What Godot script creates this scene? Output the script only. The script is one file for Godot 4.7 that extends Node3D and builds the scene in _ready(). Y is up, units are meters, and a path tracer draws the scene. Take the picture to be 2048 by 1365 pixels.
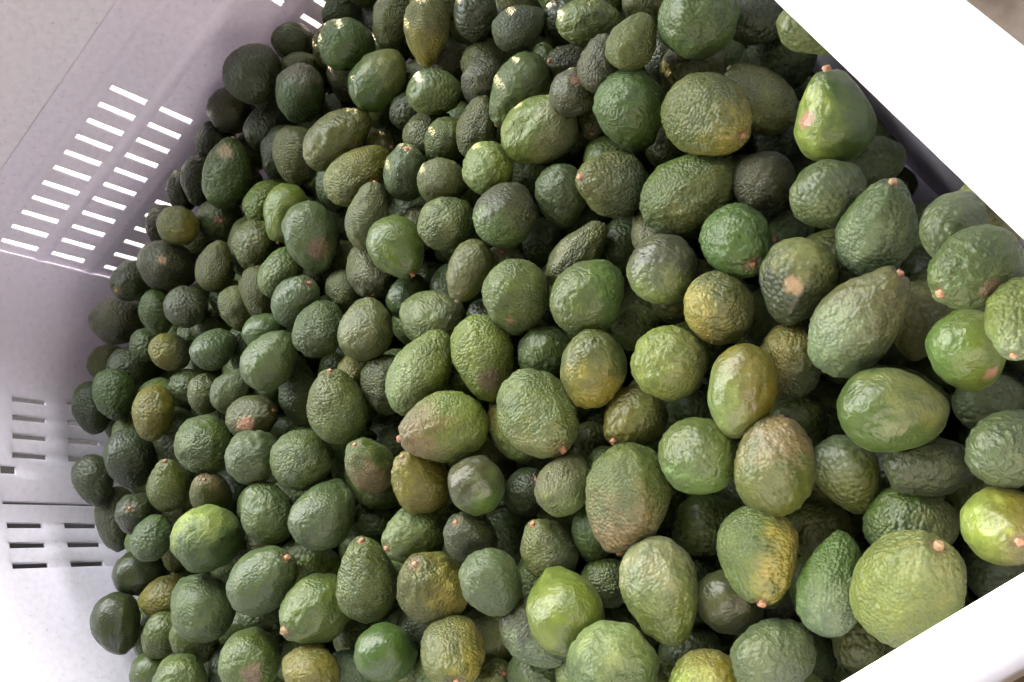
extends Node3D
# A white plastic harvest bin heaped with avocados, seen from above its near corner.
# Plan units: x along the slotted far wall, d = depth below the lens, z towards that wall; S turns them into metres.
const S := 1.15
const EYE := 1.2
var names := {}
var skins := {}
var stem_mesh: ArrayMesh
var stem_mats: Array = []
var plastic: StandardMaterial3D
var solid: StandardMaterial3D
var lump := FastNoiseLite.new()
var blotch := FastNoiseLite.new()
var pebble := FastNoiseLite.new()
var fruit := 0

func w(x: float, d: float, z: float) -> Vector3:
	return Vector3(x * S, EYE - d * S, z * S)

func numbered(called: String) -> String:
	var k: int = names.get(called, 0)
	names[called] = k + 1
	return called if k == 0 else "%s_%03d" % [called, k]

func tag(o: Node, label: String, category: String, group := "", kind := "") -> void:
	if label: o.set_meta("label", label)
	if category: o.set_meta("category", category)
	if group: o.set_meta("group", group)
	if kind: o.set_meta("kind", kind)

func put(called: String, mesh: Mesh, mat: Material, parent: Node = self) -> MeshInstance3D:
	var o := MeshInstance3D.new()
	o.name = numbered(called) if parent == self else called
	o.mesh = mesh
	if mat: o.material_override = mat
	parent.add_child(o, true)
	return o

func _ready() -> void:
	# ---- camera
	var cam := Camera3D.new()
	cam.name = "camera"
	cam.fov = 42.6116
	cam.near = 0.02
	cam.far = 400.0
	cam.transform = Transform3D(Basis(Vector3(-0.687667, -0.575103, -0.443137), Vector3(-0.632597, 0.175100, 0.754428), Vector3(-0.356281, 0.799122, -0.484219)), Vector3(0, EYE, 0))
	add_child(cam)
	cam.current = true
	# ---- sky, sun, exposure
	var sky_mat := ProceduralSkyMaterial.new()
	sky_mat.sky_top_color = Color(0.61, 0.62, 0.63)
	sky_mat.sky_horizon_color = Color(0.93, 0.88, 0.80)
	sky_mat.sky_curve = 0.2
	sky_mat.ground_bottom_color = Color(0.42, 0.39, 0.36)
	sky_mat.ground_horizon_color = Color(0.7, 0.68, 0.66)
	sky_mat.sun_angle_max = 55.0
	sky_mat.sun_curve = 0.25
	var sky := Sky.new()
	sky.sky_material = sky_mat
	var env := Environment.new()
	env.background_mode = Environment.BG_SKY
	env.sky = sky
	env.background_energy_multiplier = 4.0
	env.tonemap_mode = Environment.TONE_MAPPER_LINEAR
	env.tonemap_exposure = 8.8
	env.sdfgi_enabled = true
	env.ssao_enabled = true
	env.ssil_enabled = true
	var we := WorldEnvironment.new()
	we.name = "environment"
	we.environment = env
	add_child(we)
	var sun := DirectionalLight3D.new()
	sun.name = "sun"
	sun.light_color = Color(1.0, 0.9, 0.74)
	sun.light_energy = 0.6
	sun.light_angular_distance = 0.5
	sun.shadow_enabled = true
	var az := Vector2(0.08, 1.0).normalized()
	var el := deg_to_rad(11.8)
	var to_sun := Vector3(az.x * cos(el), sin(el), az.y * cos(el))
	sun.basis = Basis.looking_at(-to_sun, Vector3.UP)
	add_child(sun)
	# ---- setting and bin
	make_materials()
	make_ground()
	make_bin()
	make_added_shelter()
	# ---- fruit
	make_stem()
	av(0.4338,0.5153,1.007, -0.5669,-0.5125,0.645, 0.0357, 1.264, "d f e", 42, "smooth dark green avocado just above and left of the pointed tipped olive green one")
	av(0.3995,0.4927,0.9313, 0.8633,-0.5044,-0.01832, 0.0320, 1.282, "G f e", 42, "olive green avocado with a small pointed tip facing down, near the top left", "k", -0.8004,0.4668,0.376)
	av(0.402,0.4517,1.006, -0.5332,-0.8283,0.172, 0.0317, 1.235, "g f e", 32, "shadowed green avocado just above the pointed tipped olive green one")
	av(0.2985,0.5024,0.9073, -0.2258,-0.9213,0.3166, 0.0315, 1.260, "G f e", 42, "smooth deep green avocado just above and left of the glossy one with a white highlight")
	av(0.3403,0.4542,0.9271, 0.8077,-0.5864,0.06206, 0.0300, 1.302, "k p e", 32, "half hidden pebbled dark purplish avocado just left of the glossy one with a white highlight")
	av(0.2922,0.4928,0.8339, -0.9197,-0.231,0.3174, 0.0323, 1.303, "G s e", 42, "glossy dark green avocado with a white highlight and a brownish neck, below the top slots", "o", -0.9998,-0.003035,0.01862)
	av(0.2367,0.4928,0.8858, 0.8716,-0.2422,-0.4262, 0.0235, 1.519, "o p e", 32, "pebbled olive avocado just left of the upright brown one with sun patches")
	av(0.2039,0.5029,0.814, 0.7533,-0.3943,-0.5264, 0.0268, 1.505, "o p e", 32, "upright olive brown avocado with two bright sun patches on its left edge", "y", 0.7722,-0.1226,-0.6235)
	av(0.5232,0.4725,1.053, 0.153,-0.896,0.4168, 0.0333, 1.209, "k f e", 32, "half hidden smooth dark purplish avocado just above the upright scratched green one")
	av(0.4829,0.4624,0.979, -0.9303,-0.2338,0.2827, 0.0298, 1.327, "d f e", 32, "half hidden smooth dark green avocado just above and right of the upright scratched green one")
	av(0.4836,0.4657,0.9204, 0.8864,0.003376,-0.463, 0.0282, 1.362, "d p e", 32, "half hidden pebbled dark green avocado just right of the upright scratched green one")
	av(0.4462,0.4928,0.8591, 0.665,-0.3692,-0.6493, 0.0299, 1.271, "o p e", 32, "pebbled olive avocado just below and left of the long dark olive diagonal one")
	av(0.3736,0.5052,0.8077, -0.9325,-0.3294,0.148, 0.0307, 1.589, "o f e", 42, "long dark olive avocado lying diagonally left of the two ochre avocados")
	av(0.5885,0.4579,1.056, 0.9177,-0.3973,-0.003516, 0.0303, 1.234, "d f e", 32, "half hidden smooth dark green avocado just above and left of the upright scratched green one")
	av(0.5599,0.4928,0.9462, -0.8183,0.1076,0.5646, 0.0324, 1.558, "G f e", 42, "upright green avocado with a pale scratch near its top, beside the slotted wall", "", 0,0,0, 0, [["S",-0.02966,0.02521,0.002399,0.0128]])
	av(0.6735,0.4629,1.038, 0.7586,-0.1861,-0.6244, 0.0256, 1.296, "d f e", 32, "half hidden smooth dark green avocado just below and left of the upright scratched green one")
	av(0.6301,0.4729,1.012, 0.7488,-0.2206,-0.625, 0.0264, 1.437, "d f e", 32, "half hidden smooth dark green avocado just left of the upright scratched green one")
	av(0.3628,0.4503,0.8017, -0.6871,0.1581,-0.7091, 0.0254, 1.303, "y p e", 32, "ochre avocado with a pink stem, tucked behind the larger ochre avocado", "", 0,0,0, 0)
	av(0.3797,0.4934,0.7501, -0.9249,-0.3563,0.1325, 0.0300, 1.539, "y p e", 42, "largest ochre yellow pebbled avocado in the upper left of the heap", "o", 0.7835,0.5897,-0.1962)
	av(0.3229,0.4928,0.6948, -0.7372,0.6751,-0.02749, 0.0258, 1.509, "t p e", 32, "grey green avocado with a pink stem near its top, right of the large ochre avocado", "", 0,0,0, 0)
	av(0.2831,0.465,0.7415, -0.9537,-0.2913,0.07527, 0.0238, 1.353, "o p e", 32, "half hidden pebbled olive avocado just above and left of the bright round green one")
	av(0.2676,0.4786,0.6981, 0.9512,0.05988,-0.3027, 0.0229, 1.285, "g p e", 32, "pebbled green avocado just above and right of the grey green one with a pink stem")
	av(0.2395,0.4928,0.7472, -0.6996,-0.6173,-0.36, 0.0261, 1.258, "g f e", 32, "smooth green avocado just right of the glossy one with a white highlight")
	av(0.2903,0.463,0.7853, -0.1325,-0.9864,-0.09766, 0.0225, 1.220, "d f e", 32, "half hidden smooth dark green avocado just above the grey green one with a pink stem")
	av(0.435,0.464,0.7988, 0.7328,-0.2526,-0.6319, 0.0240, 1.325, "t f e", 32, "half hidden smooth grey green avocado just below and left of the largest ochre one")
	av(0.5401,0.464,0.877, -0.602,-0.5765,0.5525, 0.0283, 1.290, "l f e", 32, "half hidden smooth lime green avocado just above and left of the smooth yellowish olive one")
	av(0.4956,0.5009,0.7937, 0.8043,-0.09566,-0.5865, 0.0277, 1.403, "l s e", 32, "smooth yellowish olive avocado, brown stem end down, left of the big grey green one", "", 0,0,0, 3)
	av(0.5048,0.4525,0.8196, -0.09118,-0.33,0.9396, 0.0281, 1.228, "b f e", 32, "half hidden smooth dusty brown avocado just right of the smooth yellowish olive one")
	av(0.479,0.4967,0.7334, 0.5334,-0.4089,-0.7405, 0.0323, 1.441, "t p e", 42, "big upright grey green avocado with brown marks low on its right side", "", 0,0,0, -1, [["B",-0.01004,0.007491,-0.03173,0.0150]])
	av(0.391,0.4989,0.6864, -0.8307,0.2199,0.5114, 0.0265, 1.581, "b p n", 32, "dusty brown pear shaped avocado with its stem pointing up, below the ochre pair", "", 0,0,0, 0)
	av(0.6391,0.4521,0.9452, -0.4581,0.5412,-0.7052, 0.0324, 1.312, "t f e", 32, "dark grey green avocado with a pink star shaped scar, near the left wall", "", 0,0,0, 0, [["P",-0.0197,0.02519,-0.02796,0.0068]])
	av(0.6365,0.4998,0.8318, -0.7863,0.01894,0.6176, 0.0247, 1.458, "o p e", 32, "pebbled olive avocado just below the one with a pink star scar")
	av(0.5672,0.4922,0.8014, 0.7674,-0.5357,-0.3522, 0.0293, 1.304, "o f e", 32, "smooth olive avocado just below and left of the smooth yellowish olive one")
	av(0.5416,0.4971,0.7328, -0.8609,-0.1597,0.4831, 0.0257, 1.378, "g f e", 32, "smooth green avocado just above and left of the dark one with an orange stem")
	av(0.5934,0.4881,0.7445, 0.5707,-0.3166,-0.7577, 0.0245, 1.482, "o p e", 32, "pebbled olive avocado just left of the dark one with an orange stem")
	av(0.5367,0.4989,0.6787, -0.9648,0.2514,-0.07714, 0.0282, 1.330, "t f e", 32, "dark grey green avocado with an orange stem at its upper right", "", 0,0,0, 0)
	av(0.6391,0.486,0.7586, 0.4777,-0.4021,-0.781, 0.0243, 1.276, "o p e", 32, "pebbled olive avocado above and right of the small brownish ochre one")
	av(0.6726,0.4615,0.8118, 0.8256,-0.3937,-0.4042, 0.0239, 1.265, "t f e", 32, "half hidden smooth grey green avocado just left of the dark one with an orange stem")
	av(0.5242,0.4943,0.6237, -0.6304,-0.3792,0.6774, 0.0295, 1.243, "t p e", 42, "pebbled grey green avocado just below and right of the dark one with an orange stem")
	av(0.4659,0.4928,0.5735, -0.6946,-0.09689,0.7128, 0.0302, 1.228, "b p e", 42, "dusty pinkish grey pebbled avocado, right of the grey green one in the middle left")
	av(0.4924,0.4597,0.6695, 0.03451,-0.03166,0.9989, 0.0241, 1.248, "b p e", 32, "half hidden pebbled dusty brown avocado just above and left of the dusty pinkish grey one")
	av(0.4411,0.4622,0.656, 0.3009,0.1069,-0.9476, 0.0306, 1.255, "b p e", 42, "dusty grey avocado with a reddish brown stem end, tucked under the glossy green one", "k", 0.5486,-0.05816,-0.8341, 3)
	av(0.3765,0.4997,0.6178, 0.01942,-0.1366,-0.9904, 0.0323, 1.233, "g s e", 42, "pale green glossy avocado with a little tip at its lower right, upper middle", "", 0,0,0, 0)
	av(0.3606,0.457,0.6539, -0.3348,-0.259,0.906, 0.0236, 1.235, "b p e", 32, "half hidden pebbled dusty brown avocado just right of the brown pear shaped one")
	av(0.3074,0.4968,0.5926, -0.3499,-0.8657,0.358, 0.0292, 1.254, "g p e", 42, "pebbled green avocado just above the wrinkled glossy olive one")
	av(0.2903,0.4888,0.6451, -0.1597,-0.9691,0.1881, 0.0266, 1.299, "b p e", 42, "pebbled dusty brown avocado just right of the grey green one with a pink stem")
	av(0.2359,0.4928,0.6115, -0.07748,-0.413,0.9074, 0.0275, 1.268, "l w e", 42, "bright green round avocado with yellow on its right, left of the pale wrinkled one", "g", 0.6015,0.7556,0.2594)
	av(0.2467,0.4928,0.5481, -0.4206,-0.598,0.6822, 0.0319, 1.234, "k p e", 42, "round avocado, dusty purple on top and dark green below", "G", 0.7823,0.117,-0.6119)
	av(0.1942,0.464,0.5345, 0.5232,-0.4061,-0.7492, 0.0271, 1.260, "t w e", 42, "pale teal green wrinkled avocado left of the one with a pink stem")
	av(0.14,0.4928,0.4838, 0.3121,0.9408,0.1325, 0.0314, 1.273, "o p e", 42, "brownish olive avocado with a pink stem knob at its left end", "d", -0.4634,-0.3507,-0.8138, 0)
	av(0.2568,0.418,0.5394, 0.6599,-0.2675,-0.7021, 0.0234, 1.231, "t f e", 32, "shadowed grey green avocado just left of the pebbled pear with a red stem")
	av(0.2157,0.464,0.4697, -0.9675,-0.1572,0.1981, 0.0229, 1.832, "b p n", 32, "dusty pebbled pear shaped avocado with a red stem at its upper right", "o", -0.7445,-0.3019,-0.5955, 2)
	av(0.3145,0.5002,0.5239, 0.8582,0.001381,-0.5134, 0.0227, 1.533, "o w e", 32, "wrinkled glossy olive avocado standing left of the one with a small red scar", "", 0,0,0, 1)
	av(0.2945,0.4564,0.5253, -0.5224,0.8519,0.03864, 0.0245, 1.240, "b p e", 32, "pebbled brown avocado with a pink stem knob peeking out behind a larger green one", "", 0,0,0, 0)
	av(0.2861,0.4952,0.4617, 0.6591,-0.6974,-0.2815, 0.0335, 1.257, "g p e", 42, "green avocado with a small red scar at its lower end, centre of the heap", "", 0,0,0, -1, [["P",0.01115,0.01749,-0.02637,0.0040]])
	av(0.2197,0.4947,0.4067, -0.7255,-0.5218,0.4487, 0.0335, 1.243, "g p e", 60, "large bright green pebbled avocado right of the one with a small red scar", "G", -0.7553,-0.2855,-0.5899)
	av(0.4139,0.464,0.5878, -0.6673,-0.4038,0.6258, 0.0224, 1.282, "t s e", 32, "half hidden shiny grey green avocado just above and left of the pale deeply wrinkled one")
	av(0.3941,0.4765,0.5312, 0.6608,-0.05521,0.7485, 0.0323, 1.286, "g w e", 42, "pale green deeply wrinkled avocado above the long lime green one", "b", -0.6132,-0.471,-0.6342)
	av(0.3975,0.418,0.6118, -0.3702,-0.9286,-0.02533, 0.0230, 1.280, "o f e", 32, "shadowed olive avocado just left of the wrinkled glossy olive one")
	av(0.4202,0.5044,0.4697, -0.8567,-0.1951,0.4776, 0.0314, 1.575, "l p e", 42, "long light green avocado leaning right against a dusty pitted one", "g", 0.7343,0.6579,-0.1673)
	av(0.4943,0.464,0.518, 0.6017,-0.1482,-0.7848, 0.0281, 1.256, "b p e", 42, "dusty pale brown pitted avocado half hidden by the long light green one")
	av(0.354,0.4906,0.4378, 0.4706,-0.2813,-0.8363, 0.0315, 1.460, "l p e", 42, "upright yellow green pebbled avocado with a brown scuff low on it", "", 0,0,0, -1, [["B",-0.001194,0.01107,-0.03484,0.0151]])
	av(0.306,0.4651,0.4052, 0.8042,-0.512,-0.3019, 0.0270, 1.241, "g w e", 42, "half hidden wrinkled green avocado just above the broad pebbled green one on top")
	av(0.2567,0.4961,0.3429, 0.753,-0.4632,-0.4673, 0.0303, 1.267, "o p e", 42, "olive avocado turning yellow at its lower end, right of the ridged wrinkled one", "y", 0.5868,0.1069,-0.8027)
	av(0.1924,0.4995,0.2961, 0.3688,-0.928,-0.05178, 0.0322, 1.239, "l w e", 60, "round pale green avocado with a raised wrinkled ridge down its face", "o", -0.7803,-0.194,-0.5945)
	av(0.2586,0.469,0.2903, 0.5591,0.7026,-0.4401, 0.0281, 1.252, "y p e", 42, "ochre olive avocado below the olive one and left of the plain green round one", "o", -0.7914,-0.2302,-0.5663, 0)
	av(0.2111,0.4257,0.2743, -0.7768,-0.3876,-0.4964, 0.0224, 1.214, "t f e", 32, "shadowed grey green avocado just left of the egg shaped yellowish one")
	av(0.152,0.5109,0.2328, 0.7421,-0.06178,-0.6675, 0.0277, 1.420, "y s e", 60, "egg shaped yellowish avocado with curved ridges along its left side", "g", 0.8906,0.4546,-0.01001)
	av(0.1134,0.4697,0.2408, 0.6484,-0.6976,-0.3049, 0.0274, 1.311, "y p e", 60, "dark ochre pebbled avocado behind the big grey pear shaped one", "d", -0.3573,-0.1034,-0.9282)
	av(0.2175,0.5016,0.2158, 0.4133,-0.7743,0.4793, 0.0323, 1.229, "g p e", 60, "round green avocado with a brighter green underside, left of the pink topped one", "G", 0.5141,0.1648,-0.8418)
	av(0.1661,0.5075,0.1697, -0.7045,0.004975,0.7096, 0.0309, 1.307, "o p e", 60, "large olive avocado with a pinkish brown stem end on top", "R", -0.7595,0.224,0.6108, 3)
	av(0.2949,0.4977,0.224, 0.6644,0.04099,-0.7463, 0.0367, 1.348, "g p e", 60, "largest upright grey green avocado in the centre, brown at its lower tip", "R", 0.5284,0.236,-0.8155, 0)
	av(0.2177,0.4212,0.381, -0.5271,-0.8116,-0.2519, 0.0232, 1.284, "g f e", 32, "shadowed green avocado just above and left of the ridged wrinkled round one")
	av(0.1468,0.497,0.3739, -0.004598,-0.8516,0.5242, 0.0315, 1.256, "k p e", 60, "round avocado, dusty purple brown above and grey green below, right of centre", "g", 0.7001,0.04658,-0.7125)
	av(0.1424,0.4579,0.4301, -0.1322,0.1469,0.9803, 0.0227, 1.269, "b p e", 32, "half hidden pebbled dusty brown avocado just above the purple brown round one")
	av(0.08811,0.4854,0.4215, -0.9573,-0.225,-0.1814, 0.0340, 1.389, "g p e", 60, "long horizontal pebbled green avocado in the upper right of the centre", "o", -0.1469,-0.2923,-0.945)
	av(0.08158,0.5,0.3438, 0.02924,0.441,-0.897, 0.0297, 1.211, "G p e", 60, "round green avocado with an orange stem spot facing the viewer", "", 0,0,0, 0)
	av(0.1285,0.5011,0.3044, 0.3034,-0.8692,-0.3905, 0.0289, 1.225, "o p e", 60, "dark olive pebbled avocado below the one with an orange stem spot", "y", 0.8572,0.4921,0.1521)
	av(0.06419,0.5046,0.2799, 0.847,-0.1293,-0.5157, 0.0299, 1.223, "d f e", 60, "dark green avocado with a rough tan scar on its face", "o", -0.9233,0.2821,0.2607, -1, [["T",0.0008363,0.02711,-0.01277,0.0083]])
	av(0.05181,0.426,0.3531, 0.2975,0.9182,-0.2616, 0.0224, 1.240, "t f e", 32, "shadowed avocado with a dim red stem deep behind the tan scarred one", "", 0,0,0, 2)
	av(0.03192,0.4695,0.3862, -0.2736,-0.9466,0.1702, 0.0260, 1.217, "k p e", 42, "half hidden pebbled dark purplish avocado right of the long horizontal pebbled one")
	av(-0.001402,0.5015,0.3217, -0.7124,-0.696,0.08979, 0.0269, 1.265, "t f e", 42, "smooth grey green avocado just above and left of the big green pear by the wall")
	av(-0.008486,0.5102,0.2683, -0.7159,0.6625,0.2201, 0.0297, 1.480, "G p n", 60, "big dark green pear shaped avocado with a tan stem on top, by the right wall", "t", 0.9042,0.08648,-0.4182, 1)
	av(-0.04413,0.5798,0.2103, -0.7743,-0.3623,0.5189, 0.0194, 1.309, "t f e", 42, "half hidden smooth grey green avocado right of the big green pear by the wall")
	av(-0.03284,0.6021,0.1722, 0.8688,0.4832,-0.1083, 0.0239, 1.279, "G w e", 60, "green wrinkled avocado with brown bruises, near the right rim", "", 0,0,0, 0, [["B",0.001894,0.01252,-0.02115,0.0076]])
	av(0.04623,0.5179,0.2175, -0.9466,0.2893,0.1424, 0.0321, 1.528, "b p n", 60, "biggest grey pear shaped avocado with coarse pebbled skin, stem to the upper right", "t", 0.9299,0.2255,-0.2905, 0)
	av(0.01654,0.4757,0.204, 0.6247,-0.1984,-0.7552, 0.0227, 1.389, "o f e", 42, "half hidden smooth olive avocado just right of the biggest grey pear shaped one")
	av(0.003992,0.517,0.1513, 0.4371,-0.7101,-0.552, 0.0254, 1.232, "l s e", 60, "shiny lime green avocado with a pink scar low on its right", "G", 0.8578,0.339,0.3864, -1, [["P",-0.001485,0.008378,-0.02428,0.0063]])
	av(-0.03082,0.6111,0.1276, 0.6193,0.4924,-0.6115, 0.0194, 1.474, "l p e", 60, "pale avocado cut by the right edge, with a tan stem low on it", "t", 0.7315,0.06307,-0.6789, 1)
	av(0.06761,0.5271,0.146, -0.6314,-0.6189,-0.4673, 0.0303, 1.296, "G s e", 60, "large glossy bright green avocado lying on its side, lower right", "o", -0.9865,0.159,0.04011)
	av(0.1293,0.4821,0.1361, 0.2116,-0.3038,-0.9289, 0.0251, 1.284, "o f e", 42, "dark olive avocado in shadow under the glossy bright green one", "d", -0.1966,0.3861,0.9013)
	av(0.07535,0.493,0.1058, -0.8447,-0.1661,-0.5088, 0.0223, 1.412, "d w e", 42, "half hidden wrinkled dark green avocado below the shiny lime green one")
	av(0.02546,0.5208,0.08448, -0.5421,-0.7227,0.4288, 0.0242, 1.297, "t w e", 60, "pale teal green avocado with dents, at the right edge")
	av(0.01534,0.4462,0.1258, -0.6714,-0.6601,-0.3368, 0.0224, 1.286, "t f e", 42, "shadowed grey green avocado just below and right of the shiny lime green one")
	av(0.06026,0.5211,0.04269, -0.116,0.8949,-0.4309, 0.0261, 1.276, "y s e", 60, "smooth yellowish green avocado with a stem, touching the lower right rim", "l", 0.7879,0.3459,0.5094, 0)
	av(0.1138,0.4673,0.08218, -0.491,-0.8689,-0.06258, 0.0305, 1.305, "G p e", 60, "green pebbled avocado behind the largest yellow green one", "o", -0.5784,0.06589,-0.8131)
	av(0.1346,0.5226,0.04373, -0.8411,0.4826,0.2444, 0.0354, 1.274, "l p e", 60, "largest yellow green avocado with a big tan stem, against the lower right rim", "o", -0.9098,0.09314,0.4044, 1)
	av(0.1835,0.5015,0.07403, -0.7387,-0.1239,0.6626, 0.0244, 1.613, "G p e", 60, "tall dark green pebbled avocado left of the largest yellow green one", "t", 0.509,0.3004,-0.8066)
	av(0.2204,0.5034,0.1217, 0.4064,0.3601,-0.8397, 0.0321, 1.264, "g p e", 60, "large pebbled green avocado turning yellow brown on its right side", "y", -0.6127,-0.07342,-0.7869, 0)
	av(0.1853,0.4339,0.1213, -0.874,-0.2748,-0.4007, 0.0233, 1.234, "o f e", 42, "shadowed olive avocado just right of the one turning yellow brown")
	av(0.2728,0.4709,0.1068, -0.02463,-0.8101,-0.5858, 0.0262, 1.224, "k s e", 42, "blackish shiny avocado beneath the one turning yellow brown")
	av(0.3099,0.5007,0.1428, 0.3526,-0.03473,-0.9351, 0.0323, 1.393, "g p e", 60, "tall grey green pebbled avocado, bottom centre, its tip pointing down", "b", -0.4886,0.2254,0.8429)
	av(0.3693,0.4559,0.1844, -0.7603,-0.4845,-0.4327, 0.0227, 1.306, "g p e", 42, "half hidden pebbled green avocado just left of the tall grey green one")
	av(0.2672,0.4262,0.1806, -0.5672,-0.7757,-0.2767, 0.0273, 1.311, "g f e", 42, "shadowed green avocado just above and left of the one turning yellow brown")
	av(0.348,0.4222,0.09982, -0.8131,-0.4161,-0.4071, 0.0224, 1.381, "t f e", 32, "shadowed grey green avocado just above and left of the yellow topped one")
	av(0.2541,0.5045,0.05264, -0.7368,-0.6717,0.07702, 0.0271, 1.263, "t w e", 60, "wrinkled grey green avocado just above and right of the yellow topped one")
	av(0.3179,0.4993,0.0594, 0.2339,-0.8712,0.4317, 0.0314, 1.213, "y p e", 60, "yellow topped pebbled avocado cut by the bottom edge", "l", 0.7833,0.6215,-0.01256)
	av(0.3651,0.4648,0.07548, -0.7273,-0.601,-0.3315, 0.0239, 1.257, "g f e", 42, "half hidden smooth green avocado just left of the yellow topped one")
	av(0.3778,0.5202,0.1068, 0.6388,-0.7378,-0.2181, 0.0377, 1.306, "G w e", 60, "bright green deeply wrinkled avocado at the bottom edge", "g", -0.4579,0.163,0.874)
	av(0.3987,0.5062,0.1779, 0.1014,-0.3549,0.9294, 0.0339, 1.291, "l s e", 60, "shiny lime yellow avocado lying on a purple grey one, bottom centre")
	av(0.4524,0.4756,0.1815, -0.2424,-0.3756,-0.8945, 0.0305, 1.268, "k p e", 42, "purple grey avocado under the shiny lime yellow one", "t", 0.3537,0.2904,-0.8891)
	av(0.4962,0.4424,0.1568, 0.5399,-0.8243,0.1706, 0.0289, 1.254, "t p e", 42, "half hidden pebbled grey green avocado just below the shiny lime yellow one")
	av(0.3965,0.4833,0.2379, -0.3258,0.6846,0.652, 0.0265, 1.267, "o p e", 42, "brown olive pebbled avocado above the shiny lime yellow one", "d", -0.7985,-0.3219,-0.5087, 0)
	av(0.4523,0.5097,0.2355, 0.2308,-0.613,-0.7556, 0.0280, 1.223, "t w e", 42, "wrinkled grey green avocado just right of the golden one with a stem")
	av(0.5325,0.4915,0.2792, -0.4083,0.7832,0.4689, 0.0352, 1.211, "o p e", 60, "golden yellow avocado with a pale stem at its upper left", "y", -0.8342,-0.44,-0.3324, 1)
	av(0.5393,0.4956,0.2088, -0.2021,0.6373,-0.7437, 0.0317, 1.302, "o p e", 42, "golden pebbled avocado with lengthwise furrows, below the golden one with a stem", "y", -0.6914,-0.3948,-0.605, 0)
	av(0.5476,0.4404,0.175, -0.8453,0.5343,0.002261, 0.0250, 1.274, "o f e", 42, "dark avocado with a red stem at the bottom edge", "", 0,0,0, 2)
	av(0.6163,0.4928,0.2514, -0.0522,-0.9576,-0.2834, 0.0296, 1.219, "G s e", 42, "glossy deep green round avocado at the bottom, left of the furrowed golden one")
	av(0.6055,0.4928,0.3314, -0.7124,0.4367,0.5494, 0.0339, 1.511, "g p n", 42, "upright green pear shaped avocado with its stem on top, lower left of centre", "", 0,0,0, 0)
	av(0.5359,0.4803,0.3416, 0.3642,0.9128,-0.1847, 0.0307, 1.208, "g w e", 42, "green avocado with a pink tip at lower left, above the golden one with a stem", "", 0,0,0, 0)
	av(0.4656,0.491,0.2948, -0.3608,0.8596,0.3618, 0.0252, 1.226, "d p e", 42, "dark green avocado with a pink stem knob, right of the one with a pink tip", "", 0,0,0, 0)
	av(0.4249,0.498,0.3269, 0.2901,-0.9567,-0.02578, 0.0280, 1.284, "k s e", 42, "blackish shiny avocado with green edge, below the pinkish ended one", "G", 0.02479,-0.1408,-0.9897)
	av(0.3986,0.4605,0.306, -0.7796,0.6199,-0.08887, 0.0231, 1.314, "d p e", 32, "dark green avocado whose pink stem touches a dusty purple neighbour", "", 0,0,0, 0)
	av(0.3415,0.495,0.2733, -0.5661,-0.6171,0.5465, 0.0255, 1.256, "b p e", 42, "dusty mauve grey avocado left of the largest upright one", "g", 0.03248,-0.08482,-0.9959)
	av(0.335,0.4201,0.3145, 0.6981,-0.3488,-0.6253, 0.0239, 1.233, "o f e", 32, "shadowed olive avocado just below and right of the broad pebbled green one on top")
	av(0.3273,0.5014,0.3414, -0.07487,0.04308,-0.9963, 0.0365, 1.276, "g p e", 60, "broad pebbled green avocado, pink stem at its lower right, on top of the heap", "o", 0.4897,0.09895,-0.8662, 0)
	av(0.3731,0.4577,0.3703, 0.195,-0.004765,0.9808, 0.0315, 1.310, "y p e", 42, "ochre avocado mostly hidden under the broad pebbled green one", "g", 0.4789,0.1031,-0.8718)
	av(0.424,0.5086,0.3988, 0.7623,0.6031,0.235, 0.0363, 1.279, "l p e", 60, "yellow green avocado with a pink blush at its left end", "R", 0.5675,0.793,0.2217, 0)
	av(0.4874,0.4929,0.3802, -0.3869,0.7879,0.4791, 0.0319, 1.211, "y p e", 42, "round ochre avocado with a pale stem, beneath the one with a pink blush", "", 0,0,0, 1)
	av(0.5403,0.4928,0.4369, -0.4315,0.8121,0.3928, 0.0261, 1.391, "g p e", 42, "dusty green avocado with an orange stem knob and a purplish lower end", "R", 0.4142,0.09733,-0.905, 0)
	av(0.5426,0.418,0.4757, -0.6118,-0.6752,-0.412, 0.0226, 1.236, "t f e", 32, "shadowed grey green avocado just above and right of the one with an orange stem knob")
	av(0.5466,0.4961,0.5226, -0.6283,0.5051,0.5917, 0.0345, 1.310, "o p e", 42, "pebbled olive green avocado with a pale stem on top, left of centre", "g", 0.08791,-0.2845,-0.9546, 1)
	av(0.6269,0.4498,0.6169, -0.4387,0.323,0.8386, 0.0280, 1.718, "t f n", 32, "smooth teal grey pear shaped avocado behind the pebbled olive one")
	av(0.5291,0.4606,0.5615, 0.7586,-0.6478,-0.07019, 0.0225, 1.296, "y p e", 32, "half hidden pebbled ochre avocado just below the dusty pinkish grey one")
	av(0.6034,0.5063,0.6364, -0.8366,-0.3196,0.4449, 0.0308, 1.299, "t p e", 42, "pebbled grey green avocado just above and left of the teal grey pear shaped one")
	av(0.605,0.4927,0.6888, -0.772,-0.6351,0.02607, 0.0228, 1.272, "t s e", 32, "shiny grey green avocado just below and left of the dark one with an orange stem")
	av(0.6862,0.4541,0.7345, 0.6268,-0.1717,-0.76, 0.0227, 1.490, "t f e", 32, "half hidden smooth grey green avocado just above the one with the salmon patch")
	av(0.6877,0.5022,0.7251, -0.3859,-0.7631,0.5184, 0.0253, 1.303, "t f e", 32, "smooth grey green avocado just right of the small brownish ochre one")
	av(0.7209,0.4563,0.8076, -0.8348,-0.4099,0.3676, 0.0227, 1.262, "g f e", 32, "half hidden smooth green avocado just above and right of the small brownish ochre one")
	av(0.7669,0.4544,0.8185, 0.8098,-0.3833,-0.4441, 0.0227, 1.210, "t f e", 32, "half hidden smooth grey green avocado just above and right of the small brownish ochre one")
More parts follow.
